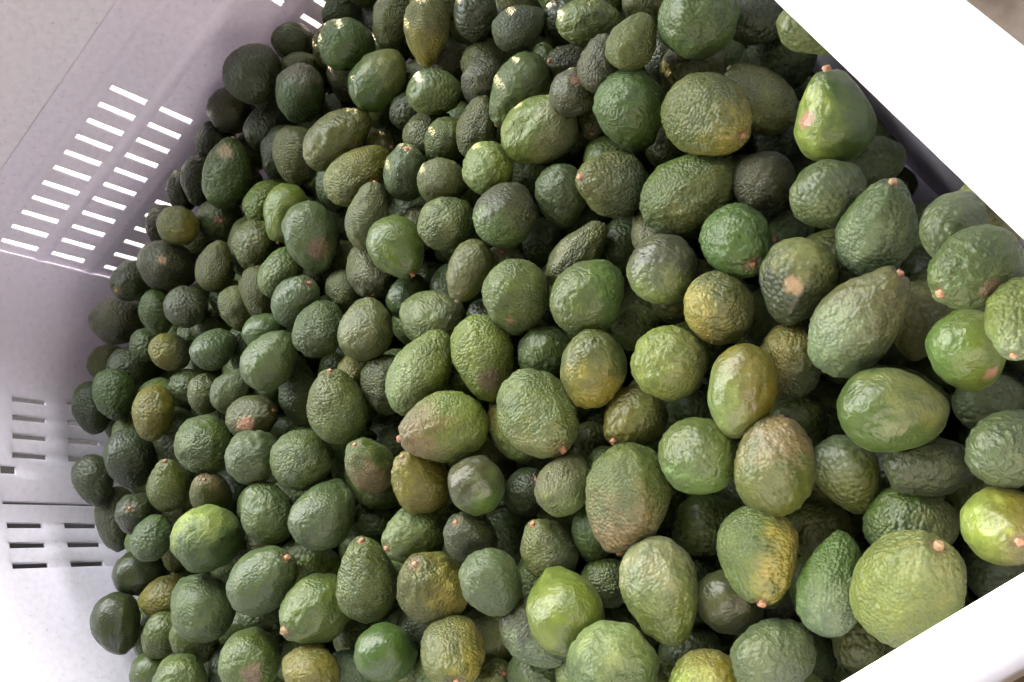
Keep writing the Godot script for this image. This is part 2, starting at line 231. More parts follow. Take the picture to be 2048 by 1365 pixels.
	av(0.7736,0.4933,0.7909, 0.3094,-0.9509,-0.003378, 0.0255, 1.299, "y f e", 32, "small brownish ochre avocado near the left wall", "k", -0.6363,-0.6713,-0.38)
	av(0.694,0.4926,0.6624, -0.7944,-0.2699,0.5441, 0.0242, 1.306, "t p e", 32, "pebbled grey green avocado just above and left of the one with the salmon patch")
	av(0.7402,0.4928,0.6901, 0.8098,-0.4643,-0.3586, 0.0226, 1.286, "o p e", 32, "pebbled olive avocado just above and left of the one with the salmon patch")
	av(0.7928,0.464,0.7492, -0.03452,-0.9959,0.08342, 0.0253, 1.220, "t f e", 32, "half hidden smooth grey green avocado just below and right of the small brownish ochre one")
	av(0.8281,0.5074,0.7239, 0.6383,-0.04028,-0.7687, 0.0268, 1.446, "y f e", 32, "dark ochre avocado near the left wall, above the teal green one")
	av(0.6808,0.4858,0.6094, -0.9059,-0.0438,-0.4213, 0.0285, 1.297, "b w e", 32, "grey avocado with a large salmon pink patch and an orange stem", "", 0,0,0, 0, [["S2",-0.001703,0.02244,-0.01823,0.0123]])
	av(0.861,0.4486,0.7049, 0.2729,-0.4731,-0.8377, 0.0339, 1.593, "t f e", 42, "half hidden smooth grey green avocado just below and right of the dark ochre one")
	av(0.7673,0.4928,0.6295, 0.4537,-0.7065,0.5432, 0.0376, 1.243, "g p e", 42, "pebbled green avocado just below and left of the one with the salmon patch")
	av(0.6878,0.4999,0.5514, 0.4063,-0.7832,0.4707, 0.0325, 1.284, "t w e", 42, "wrinkled grey green avocado just below the one with the salmon patch")
	av(0.6241,0.4928,0.5042, 0.1416,-0.8019,0.5805, 0.0353, 1.218, "g p e", 42, "pebbled green avocado just below and left of the pebbled olive one with a stem")
	av(0.7078,0.4928,0.484, -0.173,0.4324,0.8849, 0.0313, 1.248, "g w e", 42, "wrinkled green avocado just above and right of the bright green shiny wrinkled one")
	av(0.625,0.4928,0.4278, -0.5108,-0.5819,0.6329, 0.0340, 1.250, "t p e", 42, "pebbled grey green avocado just below and left of the one with an orange stem knob")
	av(0.7977,0.4848,0.5727, -0.7185,0.6881,0.1011, 0.0254, 1.593, "o p e", 32, "olive avocado with a brown top and pale stem, above the bright green one", "R", -0.6761,0.2207,0.7029, 1)
	av(0.8041,0.5007,0.5108, 0.1875,-0.915,0.3572, 0.0404, 1.220, "G w e", 42, "bright green avocado with shiny wrinkles on top, lower left", "l", -0.4577,0.4456,0.7694)
	av(0.9302,0.4447,0.5978, 0.5289,-0.02016,-0.8485, 0.0285, 1.910, "o w n", 32, "slim olive avocado with a brown stem pointing down, left of the bright green one", "", 0,0,0, 3)
	av(0.8567,0.4928,0.6269, -0.7515,0.4583,0.4746, 0.0282, 1.339, "o p e", 32, "brownish olive avocado with its stem pointing up, near the left wall", "", 0,0,0, 0)
	av(0.9156,0.4928,0.7114, 0.6986,-0.589,-0.4063, 0.0347, 1.311, "d f e", 42, "smooth dark green avocado just below and left of the dark ochre one")
	av(0.908,0.4959,0.8203, 0.5201,-0.2723,-0.8095, 0.0293, 1.325, "G f e", 32, "smooth deep green avocado just above and left of the dark ochre one")
	av(1.006,0.464,0.8755, 0.5102,-0.273,-0.8156, 0.0296, 1.429, "d f e", 32, "half hidden smooth dark green avocado just left of the dark ochre one")
	av(0.8945,0.4586,0.8691, -0.4715,-0.8489,-0.2389, 0.0312, 1.278, "d f e", 32, "half hidden smooth dark green avocado just left of the small brownish ochre one")
	av(0.9959,0.418,0.9667, 0.318,-0.8457,0.4286, 0.0314, 1.295, "o f e", 32, "shadowed olive avocado just left of the small brownish ochre one")
	av(0.9946,0.5009,0.7283, 0.4374,-0.271,-0.8575, 0.0278, 1.376, "d f e", 32, "smooth dark green avocado below and left of the dark ochre one")
	av(1.032,0.4555,0.6889, 0.4883,-0.1228,-0.864, 0.0290, 1.663, "k f e", 32, "half hidden smooth dark purplish avocado left of the bright green shiny wrinkled one")
	av(0.9239,0.5007,0.6254, -0.646,0.7376,-0.1965, 0.0284, 1.358, "d f e", 32, "dark green avocado with a tan stem dot facing the viewer, by the left wall", "", 0,0,0, 1)
	av(0.9056,0.5032,0.5759, -0.6464,-0.2421,0.7236, 0.0249, 1.271, "t f e", 32, "smooth grey green avocado just above the one with a bright white highlight")
	av(0.9963,0.4637,0.5755, -0.361,-0.8263,-0.4322, 0.0301, 1.297, "d s e", 32, "dark avocado with a bright white highlight against the left wall")
	av(0.9702,0.4599,0.5232, 0.8206,0.5201,0.2368, 0.0275, 1.300, "y f e", 32, "yellowish olive avocado tip sticking out left of a round teal one")
	av(0.8647,0.4928,0.452, 0.2683,0.05064,0.962, 0.0381, 1.213, "t w e", 42, "wrinkled grey green avocado just below and left of the teal one with a pink stem")
	av(1.036,0.4928,0.5232, 0.3454,-0.176,-0.9218, 0.0312, 1.330, "d s e", 42, "smooth dark green oval avocado alone against the left wall, near the bottom")
	av(0.9808,0.4707,0.4724, 0.9188,-0.1479,-0.3659, 0.0259, 1.296, "g f e", 32, "half hidden smooth green avocado just right of the lone smooth oval one")
	av(0.9302,0.4628,0.4398, 0.4367,-0.689,-0.5784, 0.0285, 1.297, "g f e", 42, "half hidden smooth green avocado right of the lone smooth oval one")
	av(1.031,0.4617,0.449, 0.4157,-0.7423,0.5255, 0.0275, 1.238, "t s e", 32, "half hidden shiny grey green avocado just below and right of the lone smooth oval one")
	av(0.9389,0.4939,0.3911, 0.7583,-0.5703,0.3159, 0.0317, 1.234, "g w e", 42, "wrinkled green avocado below and right of the lone smooth oval one")
	av(0.8102,0.4936,0.3509, 0.3344,-0.6203,0.7095, 0.0343, 1.251, "g p e", 42, "pebbled green avocado just left of the round ochre one at the bottom", "", 0,0,0, -1, [["B",-0.02193,0.02259,-0.0284,0.0131]])
	av(0.7344,0.5082,0.41, -0.9952,-0.07322,0.06531, 0.0358, 1.263, "t p e", 42, "teal green avocado with a pink stem at its upper right, lower left", "", 0,0,0, 0)
	av(0.691,0.4933,0.344, 0.2907,0.9052,-0.31, 0.0367, 1.213, "g p e", 42, "green avocado with a tan stem at its lower left, beside the upright pear shaped one", "", 0,0,0, 1)
	av(0.7123,0.4476,0.4196, -0.4331,-0.7156,-0.548, 0.0261, 1.415, "l f e", 32, "shadowed dark lime avocado wedged between three green ones, lower left", "d", -0.6351,0.1783,0.7516)
	av(0.8018,0.4632,0.399, -0.1945,-0.6222,-0.7583, 0.0225, 1.357, "t f e", 32, "half hidden smooth grey green avocado just below the teal one with a pink stem")
	av(0.7215,0.5014,0.2898, 0.6927,0.01605,0.7211, 0.0275, 1.289, "y w e", 42, "round ochre avocado at the bottom edge, left of centre")
	av(0.707,0.4544,0.2722, 0.03574,0.3724,0.9274, 0.0242, 1.270, "t p e", 32, "half hidden pebbled grey green avocado just right of the round ochre one at the bottom")
	av(0.7263,0.4927,0.9177, 0.2422,-0.888,0.3909, 0.0362, 1.311, "k f e", 42, "dark brownish avocado with a small tan scar, by the slots of the left wall", "", 0,0,0, -1, [["T",-0.02481,0.03091,-0.02189,0.0072]])
	av(0.8041,0.4928,0.9574, 0.04247,0.7866,-0.616, 0.0297, 1.304, "d f e", 32, "dark avocado with a tan stem, leaning on the left wall corner", "", 0,0,0, 1)
	av(0.8833,0.464,0.9533, -0.4992,-0.8454,-0.1901, 0.0374, 1.276, "k f e", 42, "half hidden smooth dark purplish avocado just below the dark one in the wall corner")
	av(0.776,0.4928,0.8698, 0.5841,-0.291,-0.7577, 0.0248, 1.390, "G f e", 32, "smooth deep green avocado just below and right of the dark one in the wall corner")
	av(0.7065,0.5043,0.8163, 0.4242,-0.7035,0.5703, 0.0286, 1.281, "d f e", 32, "smooth dark green avocado just below and right of the dark scarred one by the slots")
	av(0.7388,0.464,1.022, 0.725,-0.1913,-0.6616, 0.0257, 1.370, "k f e", 32, "half hidden smooth dark purplish avocado just above the dark scarred one by the slots")
	av(0.6661,0.504,0.9379, 0.1239,-0.871,0.4755, 0.0276, 1.208, "o f e", 32, "small olive avocado turning orange brown on its right, next to the wall slots", "y", -0.3765,-0.7037,-0.6025)
	av(0.8403,0.4661,0.8675, -0.05252,-0.9834,0.1736, 0.0254, 1.209, "t f e", 32, "half hidden smooth grey green avocado just left of the small brownish ochre one")
	av(0.1497,0.4928,0.7807, 0.6895,-0.7242,0.01208, 0.0250, 1.286, "d f e", 32, "smooth dark green avocado just right of the upright brown one with sun patches")
	av(0.1172,0.4945,0.7142, -0.9464,-0.2935,-0.1346, 0.0240, 1.292, "d p e", 32, "pebbled dark green avocado just above the wrinkled one with a reddish tip")
	av(0.1767,0.464,0.8659, -0.7037,-0.6058,-0.3713, 0.0224, 1.330, "o f e", 32, "half hidden smooth olive avocado above and right of the glossy one with a white highlight")
	av(0.1782,0.4492,0.759, -0.4957,-0.8676,0.03895, 0.0269, 1.220, "o p e", 42, "half hidden pebbled olive avocado above and left of the pale green wrinkled one")
	av(0.1924,0.4759,0.7168, 0.6683,-0.6867,0.2859, 0.0249, 1.312, "k p e", 32, "half hidden pebbled dark purplish avocado just left of the wrinkled one with a reddish tip")
	av(0.2251,0.4793,0.6734, -0.8213,0.2309,0.5217, 0.0241, 1.523, "b p n", 32, "pebbled dusty brown avocado just above the bright round green one")
	av(0.1632,0.4821,0.6624, 0.9616,-0.03278,-0.2725, 0.0302, 1.450, "g w e", 42, "green wrinkled avocado with a reddish tip at its lower left, top centre", "", 0,0,0, 0)
	av(0.1698,0.4863,0.6009, 0.9318,0.3365,0.1363, 0.0341, 1.239, "l w e", 42, "pale green wrinkled avocado, brownish on its right, right of the bright round one", "b", -0.7159,-0.3545,-0.6015)
	av(0.2136,0.4534,0.8001, -0.891,-0.4289,0.149, 0.0227, 1.256, "k p e", 32, "half hidden pebbled dark purplish avocado right of the glossy one with a white highlight")
	av(0.1377,0.418,0.7194, -0.6867,0.4229,0.5912, 0.0239, 1.212, "g f e", 32, "shadowed green avocado just above and right of the wrinkled one with a reddish tip")
	av(0.08438,0.4622,0.7016, 0.682,-0.6135,-0.3981, 0.0225, 1.301, "d f e", 32, "half hidden smooth dark green avocado above the pale green wrinkled one")
	av(0.05846,0.4928,0.6484, -0.6757,-0.5277,-0.5147, 0.0232, 1.460, "g w e", 42, "wrinkled green avocado above and right of the wrinkled one with a reddish tip")
	av(0.1071,0.4586,0.6576, 0.3254,0.9399,0.1032, 0.0226, 1.251, "k p e", 32, "small dark avocado with a pink stem at its left, top centre", "", 0,0,0, 0)
	av(0.07327,0.5157,0.5786, -0.7966,0.3383,0.501, 0.0217, 1.305, "k p e", 32, "pebbled dark purplish avocado just above and left of the glossy dark bumpy one")
	av(0.1112,0.4968,0.5934, -0.5897,-0.6773,0.4399, 0.0236, 1.263, "k p e", 32, "dusty brown coarse skinned avocado with a pink blotch, top centre", "", 0,0,0, -1, [["P",-0.009236,0.0217,-0.007588,0.0054]])
	av(0.03669,0.53,0.5572, -0.9718,0.1169,0.2046, 0.0219, 1.262, "o p e", 32, "pebbled olive avocado just left of the large dark one at the top edge")
	av(0.1177,0.4527,0.5839, 0.3276,0.5534,-0.7658, 0.0228, 1.485, "b p e", 32, "brown avocado with a pink stem, half hidden by the glossy dark green one", "", 0,0,0, 0)
	av(0.08233,0.4964,0.5248, 0.4438,-0.8245,-0.3511, 0.0328, 1.251, "G w e", 60, "glossy dark green bumpy avocado, upper right of centre")
	av(-0.01637,0.518,0.534, 0.3686,-0.6589,0.6557, 0.0353, 1.258, "G p e", 60, "large dark green pebbled avocado at the top edge, right of centre")
	av(0.02846,0.4434,0.5856, 0.4412,-0.89,-0.1148, 0.0231, 1.268, "k p e", 32, "half hidden pebbled dark purplish avocado just above and right of the glossy dark bumpy one")
	av(0.002615,0.464,0.6325, -0.6286,-0.5082,-0.5888, 0.0224, 1.280, "o p e", 32, "half hidden pebbled olive avocado just left of the large dark one at the top edge")
	av(0.0186,0.4591,0.5364, 0.2573,-0.8485,0.4625, 0.0299, 1.244, "b p e", 42, "half hidden pebbled dusty brown avocado just above and left of the green and golden one")
	av(0.03065,0.5104,0.4502, -0.2879,0.08137,-0.9542, 0.0347, 1.272, "o p e", 60, "large avocado, grey green on the left and golden on the right", "y", -0.2828,-0.3143,-0.9062, 0)
	av(-0.01134,0.464,0.4591, 0.04829,0.5281,0.8478, 0.0261, 1.515, "b p e", 42, "dark brownish avocado with a tan stem pointing to the upper left, near the right wall", "o", 0.2008,-0.2991,-0.9329, 1)
	av(-0.04874,0.4134,0.505, -0.565,0.6184,-0.5462, 0.0309, 1.543, "t p e", 42, "long dark avocado with a pink stem, tucked under the upper right rim", "", 0,0,0, 0)
	av(-0.05925,0.4685,0.5199, -0.6017,-0.4297,-0.6732, 0.0243, 1.340, "d f e", 42, "half hidden smooth dark green avocado above the brownish one near the right wall")
	av(-0.04295,0.5001,0.3738, -0.5236,0.529,0.6678, 0.0317, 1.220, "G s e", 60, "lime green avocado with a rosy scar, against the upper right wall", "l", 0.8614,0.3938,0.3207, 0, [["P",0.01879,0.02563,0.0009462,0.0084]])
	av(0.08166,0.418,0.5143, -0.6231,-0.6251,-0.47, 0.0224, 1.228, "o f e", 32, "shadowed olive avocado just above the long horizontal pebbled one")
	av(0.2238,0.418,0.6208, -0.6883,-0.5616,-0.4592, 0.0231, 1.290, "g f e", 32, "shadowed green avocado just right of the bright round green one")
	av(0.3525,0.4664,0.2271, 0.7067,-0.3305,-0.6256, 0.0224, 1.256, "G w e", 32, "half hidden wrinkled deep green avocado above and right of the shiny lime yellow one")
	av(-0.04055,0.4282,0.3514, -0.9107,-0.1306,-0.392, 0.0242, 1.245, "t f e", 42, "shadowed grey green avocado just below and right of the lime one with a rosy scar")
	av(-0.06817,0.5512,0.2096, -0.0841,-0.2983,-0.9508, 0.0191, 1.347, "o f e", 42, "shadowed olive avocado just above the bruised green one by the rim")
	av(-0.06865,0.578,0.4012, -0.2253,-0.5105,-0.8299, 0.0178, 1.436, "g f e", 42, "shadowed green avocado above and right of the brownish one near the right wall")
	av(0.6174,0.418,0.4124, -0.5836,-0.6881,-0.4311, 0.0277, 1.278, "t f e", 32, "shadowed grey green avocado just above the upright green pear with a stem")
	av(0.543,0.418,0.3704, -0.105,-0.7929,-0.6002, 0.0251, 1.279, "o f e", 32, "shadowed olive avocado just below the round ochre one")
	av(0.7113,0.418,0.3152, -0.3937,-0.8261,-0.4031, 0.0251, 1.292, "g f e", 32, "shadowed green avocado just below and right of the green one with a tan stem")
	av(0.4696,0.418,0.3032, 0.3027,-0.6696,-0.6783, 0.0240, 1.267, "t f e", 32, "shadowed grey green avocado just below and right of the blackish shiny one")
	av(0.5406,0.418,0.744, 0.1767,-0.9647,0.1951, 0.0269, 1.280, "o f e", 32, "shadowed olive avocado just above and right of the dark one with an orange stem")
	av(0.6001,0.418,0.9919, 0.6141,-0.7445,-0.262, 0.0281, 1.208, "t f e", 32, "shadowed grey green avocado just below and right of the upright scratched green one")
	av(0.3357,0.418,0.8769, -0.4212,-0.906,-0.04171, 0.0272, 1.252, "o f e", 32, "shadowed olive avocado just below the glossy one with a white highlight")
	av(0.1429,0.4322,0.2068, 0.0775,-0.8207,-0.5661, 0.0237, 1.244, "g f e", 42, "shadowed green avocado just above and right of the pink topped large olive one")
	av(0.395,0.4185,0.1468, -0.3068,-0.8383,-0.4506, 0.0253, 1.269, "t f e", 42, "shadowed grey green avocado just above the deeply wrinkled bright one")
	av(0.2054,0.4364,0.0286, -0.5299,-0.6932,-0.4885, 0.0233, 1.218, "o f e", 42, "shadowed olive avocado just below and left of the largest yellow green one")
	av(0.06369,0.4462,0.0789, -0.05235,-0.9931,-0.1051, 0.0224, 1.228, "g f e", 42, "shadowed green avocado just above and left of the smooth yellowish one by the rim")
	av(0.3873,0.4565,1.061, -0.1607,-0.8852,0.4366, 0.0274, 1.294, "t f e", 32, "shadowed grey green avocado just above the pointed tipped olive green one")
	av(0.8049,0.418,0.6498, -0.2139,-0.7451,-0.6317, 0.0272, 1.251, "o f e", 32, "shadowed olive avocado just below and left of the one with the salmon patch")
	av(0.8693,0.418,0.5099, -0.2293,-0.6976,-0.6788, 0.0286, 1.279, "g f e", 32, "shadowed green avocado just above and left of the teal one with a pink stem")
	av(0.3135,0.4225,1.059, -0.2341,-0.9066,0.351, 0.0271, 1.307, "t f e", 32, "shadowed grey green avocado just above and left of the glossy one with a white highlight")
	av(0.08218,0.4191,0.03117, -0.5521,0.07606,0.8303, 0.0315, 1.295, "d f e", 20, "avocado deep in the gap just below the smooth yellowish one by the rim")
	av(0.5383,0.4123,0.224, 0.6969,0.01739,0.7169, 0.0333, 1.271, "o f e", 20, "avocado deep in the gap just above and right of the furrowed golden one")
	av(-0.001864,0.4053,0.4513, -0.5104,0.4342,0.7423, 0.0275, 1.318, "d f e", 20, "avocado deep in the gap just right of the green and golden one")
	av(0.1828,0.4123,0.4695, 0.4965,0.7528,-0.4321, 0.0300, 1.232, "t f e", 20, "avocado deep in the gap just right of the pebbled pear with a red stem")
	av(0.1553,0.426,0.3702, 0.6244,0.7803,-0.03604, 0.0333, 1.277, "o f e", 20, "avocado deep in the gap just below and right of the purple brown round one")
	av(0.4481,0.4398,0.3704, 0.1453,0.9167,0.3721, 0.0310, 1.324, "o f e", 20, "avocado deep in the gap just above the blackish shiny one")
	av(0.2272,0.3708,0.02644, 0.704,-0.0145,0.71, 0.0272, 1.285, "g f e", 20, "avocado deep in the gap below the largest yellow green one")
	av(0.2818,0.3915,0.04276, 0.913,-0.1418,-0.3826, 0.0281, 1.324, "t f e", 20, "avocado deep in the gap below and left of the largest yellow green one")
	av(0.581,0.4467,0.4407, 0.4659,0.4919,0.7355, 0.0272, 1.385, "g f e", 20, "avocado deep in the gap just below the one with an orange stem knob")
	av(0.1149,0.4329,0.2867, 0.7478,0.1792,-0.6392, 0.0320, 1.397, "g f e", 20, "avocado deep in the gap just below and left of the tan scarred dark one")
	av(-0.01401,0.357,0.251, -0.2686,0.3781,0.8859, 0.0270, 1.354, "d f e", 20, "avocado deep in the gap just left of the bruised green one by the rim")
	av(0.03058,0.4467,0.2834, -0.6746,-0.2713,-0.6865, 0.0326, 1.327, "o f e", 20, "avocado deep in the gap just above and right of the tan scarred dark one")
	av(0.3207,0.4329,0.1496, -0.5447,-0.4604,-0.7009, 0.0326, 1.285, "d f e", 20, "avocado deep in the gap just above and right of the tall grey green one")
	av(0.3152,0.3777,0.2389, 0.9543,0.1515,-0.2577, 0.0280, 1.303, "g f e", 20, "avocado deep in the gap just right of the largest upright grey green one")
	av(0.1635,0.3915,0.1467, 0.4907,-0.4474,-0.7477, 0.0314, 1.357, "o f e", 20, "avocado deep in the gap just below and right of the pink topped large olive one")
	av(0.1814,0.4398,0.3154, -0.3392,-0.9022,-0.2663, 0.0274, 1.279, "g f e", 20, "avocado deep in the gap just right of the ridged wrinkled round one")
	av(0.5963,0.4398,0.2731, 0.8984,0.4157,0.1421, 0.0278, 1.228, "d f e", 20, "avocado deep in the gap just below and left of the golden one with a stem")
	av(0.1406,0.4467,0.5281, -0.1484,0.312,0.9384, 0.0286, 1.338, "g f e", 20, "avocado deep in the gap just above the olive one with a pink stem knob")
	av(0.3385,0.4467,0.4801, 0.1598,0.6629,0.7315, 0.0295, 1.384, "d f e", 20, "avocado deep in the gap just above the upright yellow green one")
	av(0.06828,0.4467,0.1659, -0.6679,-0.4566,-0.5877, 0.0302, 1.342, "t f e", 20, "avocado deep in the gap just above and right of the large glossy bright green one")
	av(0.3644,0.4329,0.5634, -0.5122,-0.6177,-0.5967, 0.0282, 1.293, "t f e", 20, "avocado deep in the gap just below and left of the wrinkled glossy olive one")
	av(0.2297,0.3846,0.1972, 0.6928,-0.08957,0.7156, 0.0308, 1.355, "d f e", 20, "avocado deep in the gap just below and left of the pink topped large olive one")
	av(0.6045,0.426,0.5091, -0.3092,0.8573,0.4116, 0.0328, 1.296, "g f e", 20, "avocado deep in the gap just below the pebbled olive one with a stem")
	av(0.2673,0.3501,0.09828, 0.03153,-0.5066,-0.8616, 0.0300, 1.234, "d f e", 20, "avocado deep in the gap just below and right of the one turning yellow brown")
	av(0.2168,0.4123,0.07954, 0.5348,-0.2441,-0.809, 0.0306, 1.242, "g f e", 20, "avocado deep in the gap left of the largest yellow green one")
	av(0.3782,0.426,0.6978, -0.04653,-0.2296,-0.9722, 0.0297, 1.372, "t f e", 20, "avocado deep in the gap just below the grey green one with a pink stem")
	av(0.9097,0.4398,0.385, 0.4151,-0.0798,0.9063, 0.0275, 1.354, "d f e", 20, "avocado deep in the gap left of the round ochre one at the bottom")
	av(0.256,0.4053,0.3032, 0.2626,-0.09781,-0.9599, 0.0330, 1.307, "t f e", 20, "avocado deep in the gap just below the ridged wrinkled round one")
	av(0.8528,0.3915,0.6231, -0.1344,-0.108,0.985, 0.0330, 1.282, "d f e", 20, "avocado deep in the gap just above and right of the bright green shiny wrinkled one")
	av(0.4902,0.4329,0.7195, -0.8666,-0.1559,0.4741, 0.0281, 1.263, "o f e", 20, "avocado deep in the gap just below and right of the big upright grey green one")
	av(0.6263,0.357,0.6601, 0.8686,-0.4907,-0.06906, 0.0316, 1.324, "g f e", 20, "avocado deep in the gap just above and right of the teal grey pear shaped one")
	av(0.2226,0.3777,0.4203, 0.273,0.09971,-0.9568, 0.0313, 1.316, "o f e", 20, "avocado deep in the gap just below and left of the purple brown round one")
	av(0.1496,0.357,0.1969, 0.9809,-0.1738,0.08779, 0.0307, 1.273, "t f e", 20, "avocado deep in the gap just left of the large glossy bright green one")
	av(0.5799,0.3639,0.5213, 0.7779,0.4614,0.4266, 0.0288, 1.314, "o f e", 20, "avocado deep in the gap just above the one with an orange stem knob")
	av(0.3364,0.4467,0.9867, -0.1669,-0.9179,-0.3599, 0.0323, 1.240, "o f e", 20, "avocado deep in the gap just above the pointed tipped olive green one")
	av(0.4631,0.4191,0.7925, 0.1985,-0.0121,-0.98, 0.0297, 1.272, "t f e", 20, "avocado deep in the gap just left of the brown pear shaped one")
	av(0.7173,0.4053,0.6259, -0.5594,0.206,-0.8029, 0.0316, 1.223, "t f e", 20, "avocado deep in the gap just right of the one with the salmon patch")
	av(0.6118,0.4467,0.8624, -0.5563,0.2727,0.785, 0.0325, 1.383, "o f e", 20, "avocado deep in the gap just below and left of the smooth yellowish olive one")
	av(0.1859,0.3639,0.6749, -0.8264,-0.06527,0.5592, 0.0298, 1.392, "t f e", 20, "avocado deep in the gap just below and right of the pale green wrinkled one")
	av(0.06008,0.3501,0.2275, 0.1272,-0.1721,-0.9768, 0.0274, 1.248, "t f e", 20, "avocado deep in the gap just above the large glossy bright green one")
	av(0.807,0.4329,0.4864, 0.1173,0.1398,-0.9832, 0.0315, 1.242, "o f e", 20, "avocado deep in the gap just above the teal one with a pink stem")
	av(0.398,0.426,0.9309, -0.1219,-0.4674,0.8756, 0.0280, 1.369, "t f e", 20, "avocado deep in the gap just right of the pointed tipped olive green one")
	av(0.3468,0.3501,0.3673, -0.6253,-0.6524,-0.4284, 0.0282, 1.335, "o f e", 20, "avocado deep in the gap just right of the broad pebbled green one on top")
	av(0.2767,0.3984,1.009, 0.2087,0.5838,0.7847, 0.0318, 1.251, "d f e", 20, "avocado deep in the gap just left of the upright brown one with sun patches")
	av(-0.007101,0.3432,0.4548, -0.7387,-0.1617,0.6543, 0.0316, 1.346, "g f e", 20, "avocado deep in the gap below and right of the brownish one near the right wall")
	av(0.7114,0.4329,0.9811, 0.7411,-0.2281,0.6315, 0.0325, 1.229, "o f e", 20, "avocado deep in the gap below the upright scratched green one")
	av(0.3979,0.3984,0.3655, -0.7257,0.2981,-0.6201, 0.0312, 1.272, "t f e", 20, "avocado deep in the gap just below the broad pebbled green one on top")
	av(0.3989,0.4123,0.2814, 0.3754,-0.5435,-0.7508, 0.0272, 1.251, "o f e", 20, "avocado deep in the gap just left of the largest upright grey green one")
	av(0.4104,0.4467,0.464, 0.5241,0.2597,-0.8111, 0.0275, 1.223, "g f e", 20, "avocado deep in the gap just right of the long light green one")
	av(-0.001254,0.426,0.204, 0.004702,0.1218,-0.9925, 0.0332, 1.324, "g f e", 20, "avocado deep in the gap just above the shiny lime green one")
	av(0.1647,0.3846,0.03821, -0.9241,-0.1443,0.3539, 0.0308, 1.356, "g f e", 20, "avocado deep in the gap just below the largest yellow green one")
	av(0.1101,0.3984,0.5548, -0.827,0.4662,-0.3142, 0.0274, 1.349, "o f e", 20, "avocado deep in the gap just below the glossy dark bumpy one")
	av(0.01959,0.3708,0.1805, 0.7693,-0.2127,0.6024, 0.0273, 1.338, "g f e", 20, "avocado deep in the gap just left of the shiny lime green one")
	av(0.06902,0.3777,0.4105, 0.6822,0.6848,0.2562, 0.0290, 1.222, "t f e", 20, "avocado deep in the gap right of the long horizontal pebbled one")
	av(-0.01993,0.3018,0.6721, -0.1103,0.2649,0.9579, 0.0290, 1.370, "d f e", 20, "avocado deep in the gap just above the green and golden one")
	av(0.06265,0.2949,0.1484, 0.3691,0.1725,-0.9132, 0.0271, 1.375, "d f e", 20, "avocado deep in the gap just right of the large glossy bright green one")
	av(0.1164,0.2949,0.2875, 0.08853,-0.6885,-0.7198, 0.0291, 1.302, "d f e", 20, "avocado deep in the gap just below and left of the biggest grey pear shaped one")
	av(0.1287,0.4398,0.7917, -0.6309,-0.7752,0.03204, 0.0279, 1.357, "o f e", 20, "avocado deep in the gap right of the upright brown one with sun patches")
	av(0.1917,0.4053,0.5332, -0.9912,0.1233,0.04848, 0.0286, 1.300, "g f e", 20, "avocado deep in the gap above and left of the purple brown round one")
	av(0.276,0.4329,0.8327, -0.8984,0.2587,0.3549, 0.0321, 1.381, "o f e", 20, "avocado deep in the gap just right of the glossy one with a white highlight")
	av(0.02576,0.3915,0.1137, 0.9181,-0.1691,-0.3583, 0.0301, 1.360, "t f e", 20, "avocado deep in the gap below the shiny lime green one")
	av(0.1043,0.4123,0.1192, 0.3615,0.2987,0.8832, 0.0309, 1.393, "d f e", 20, "avocado deep in the gap just below the large glossy bright green one")
	make_deep()

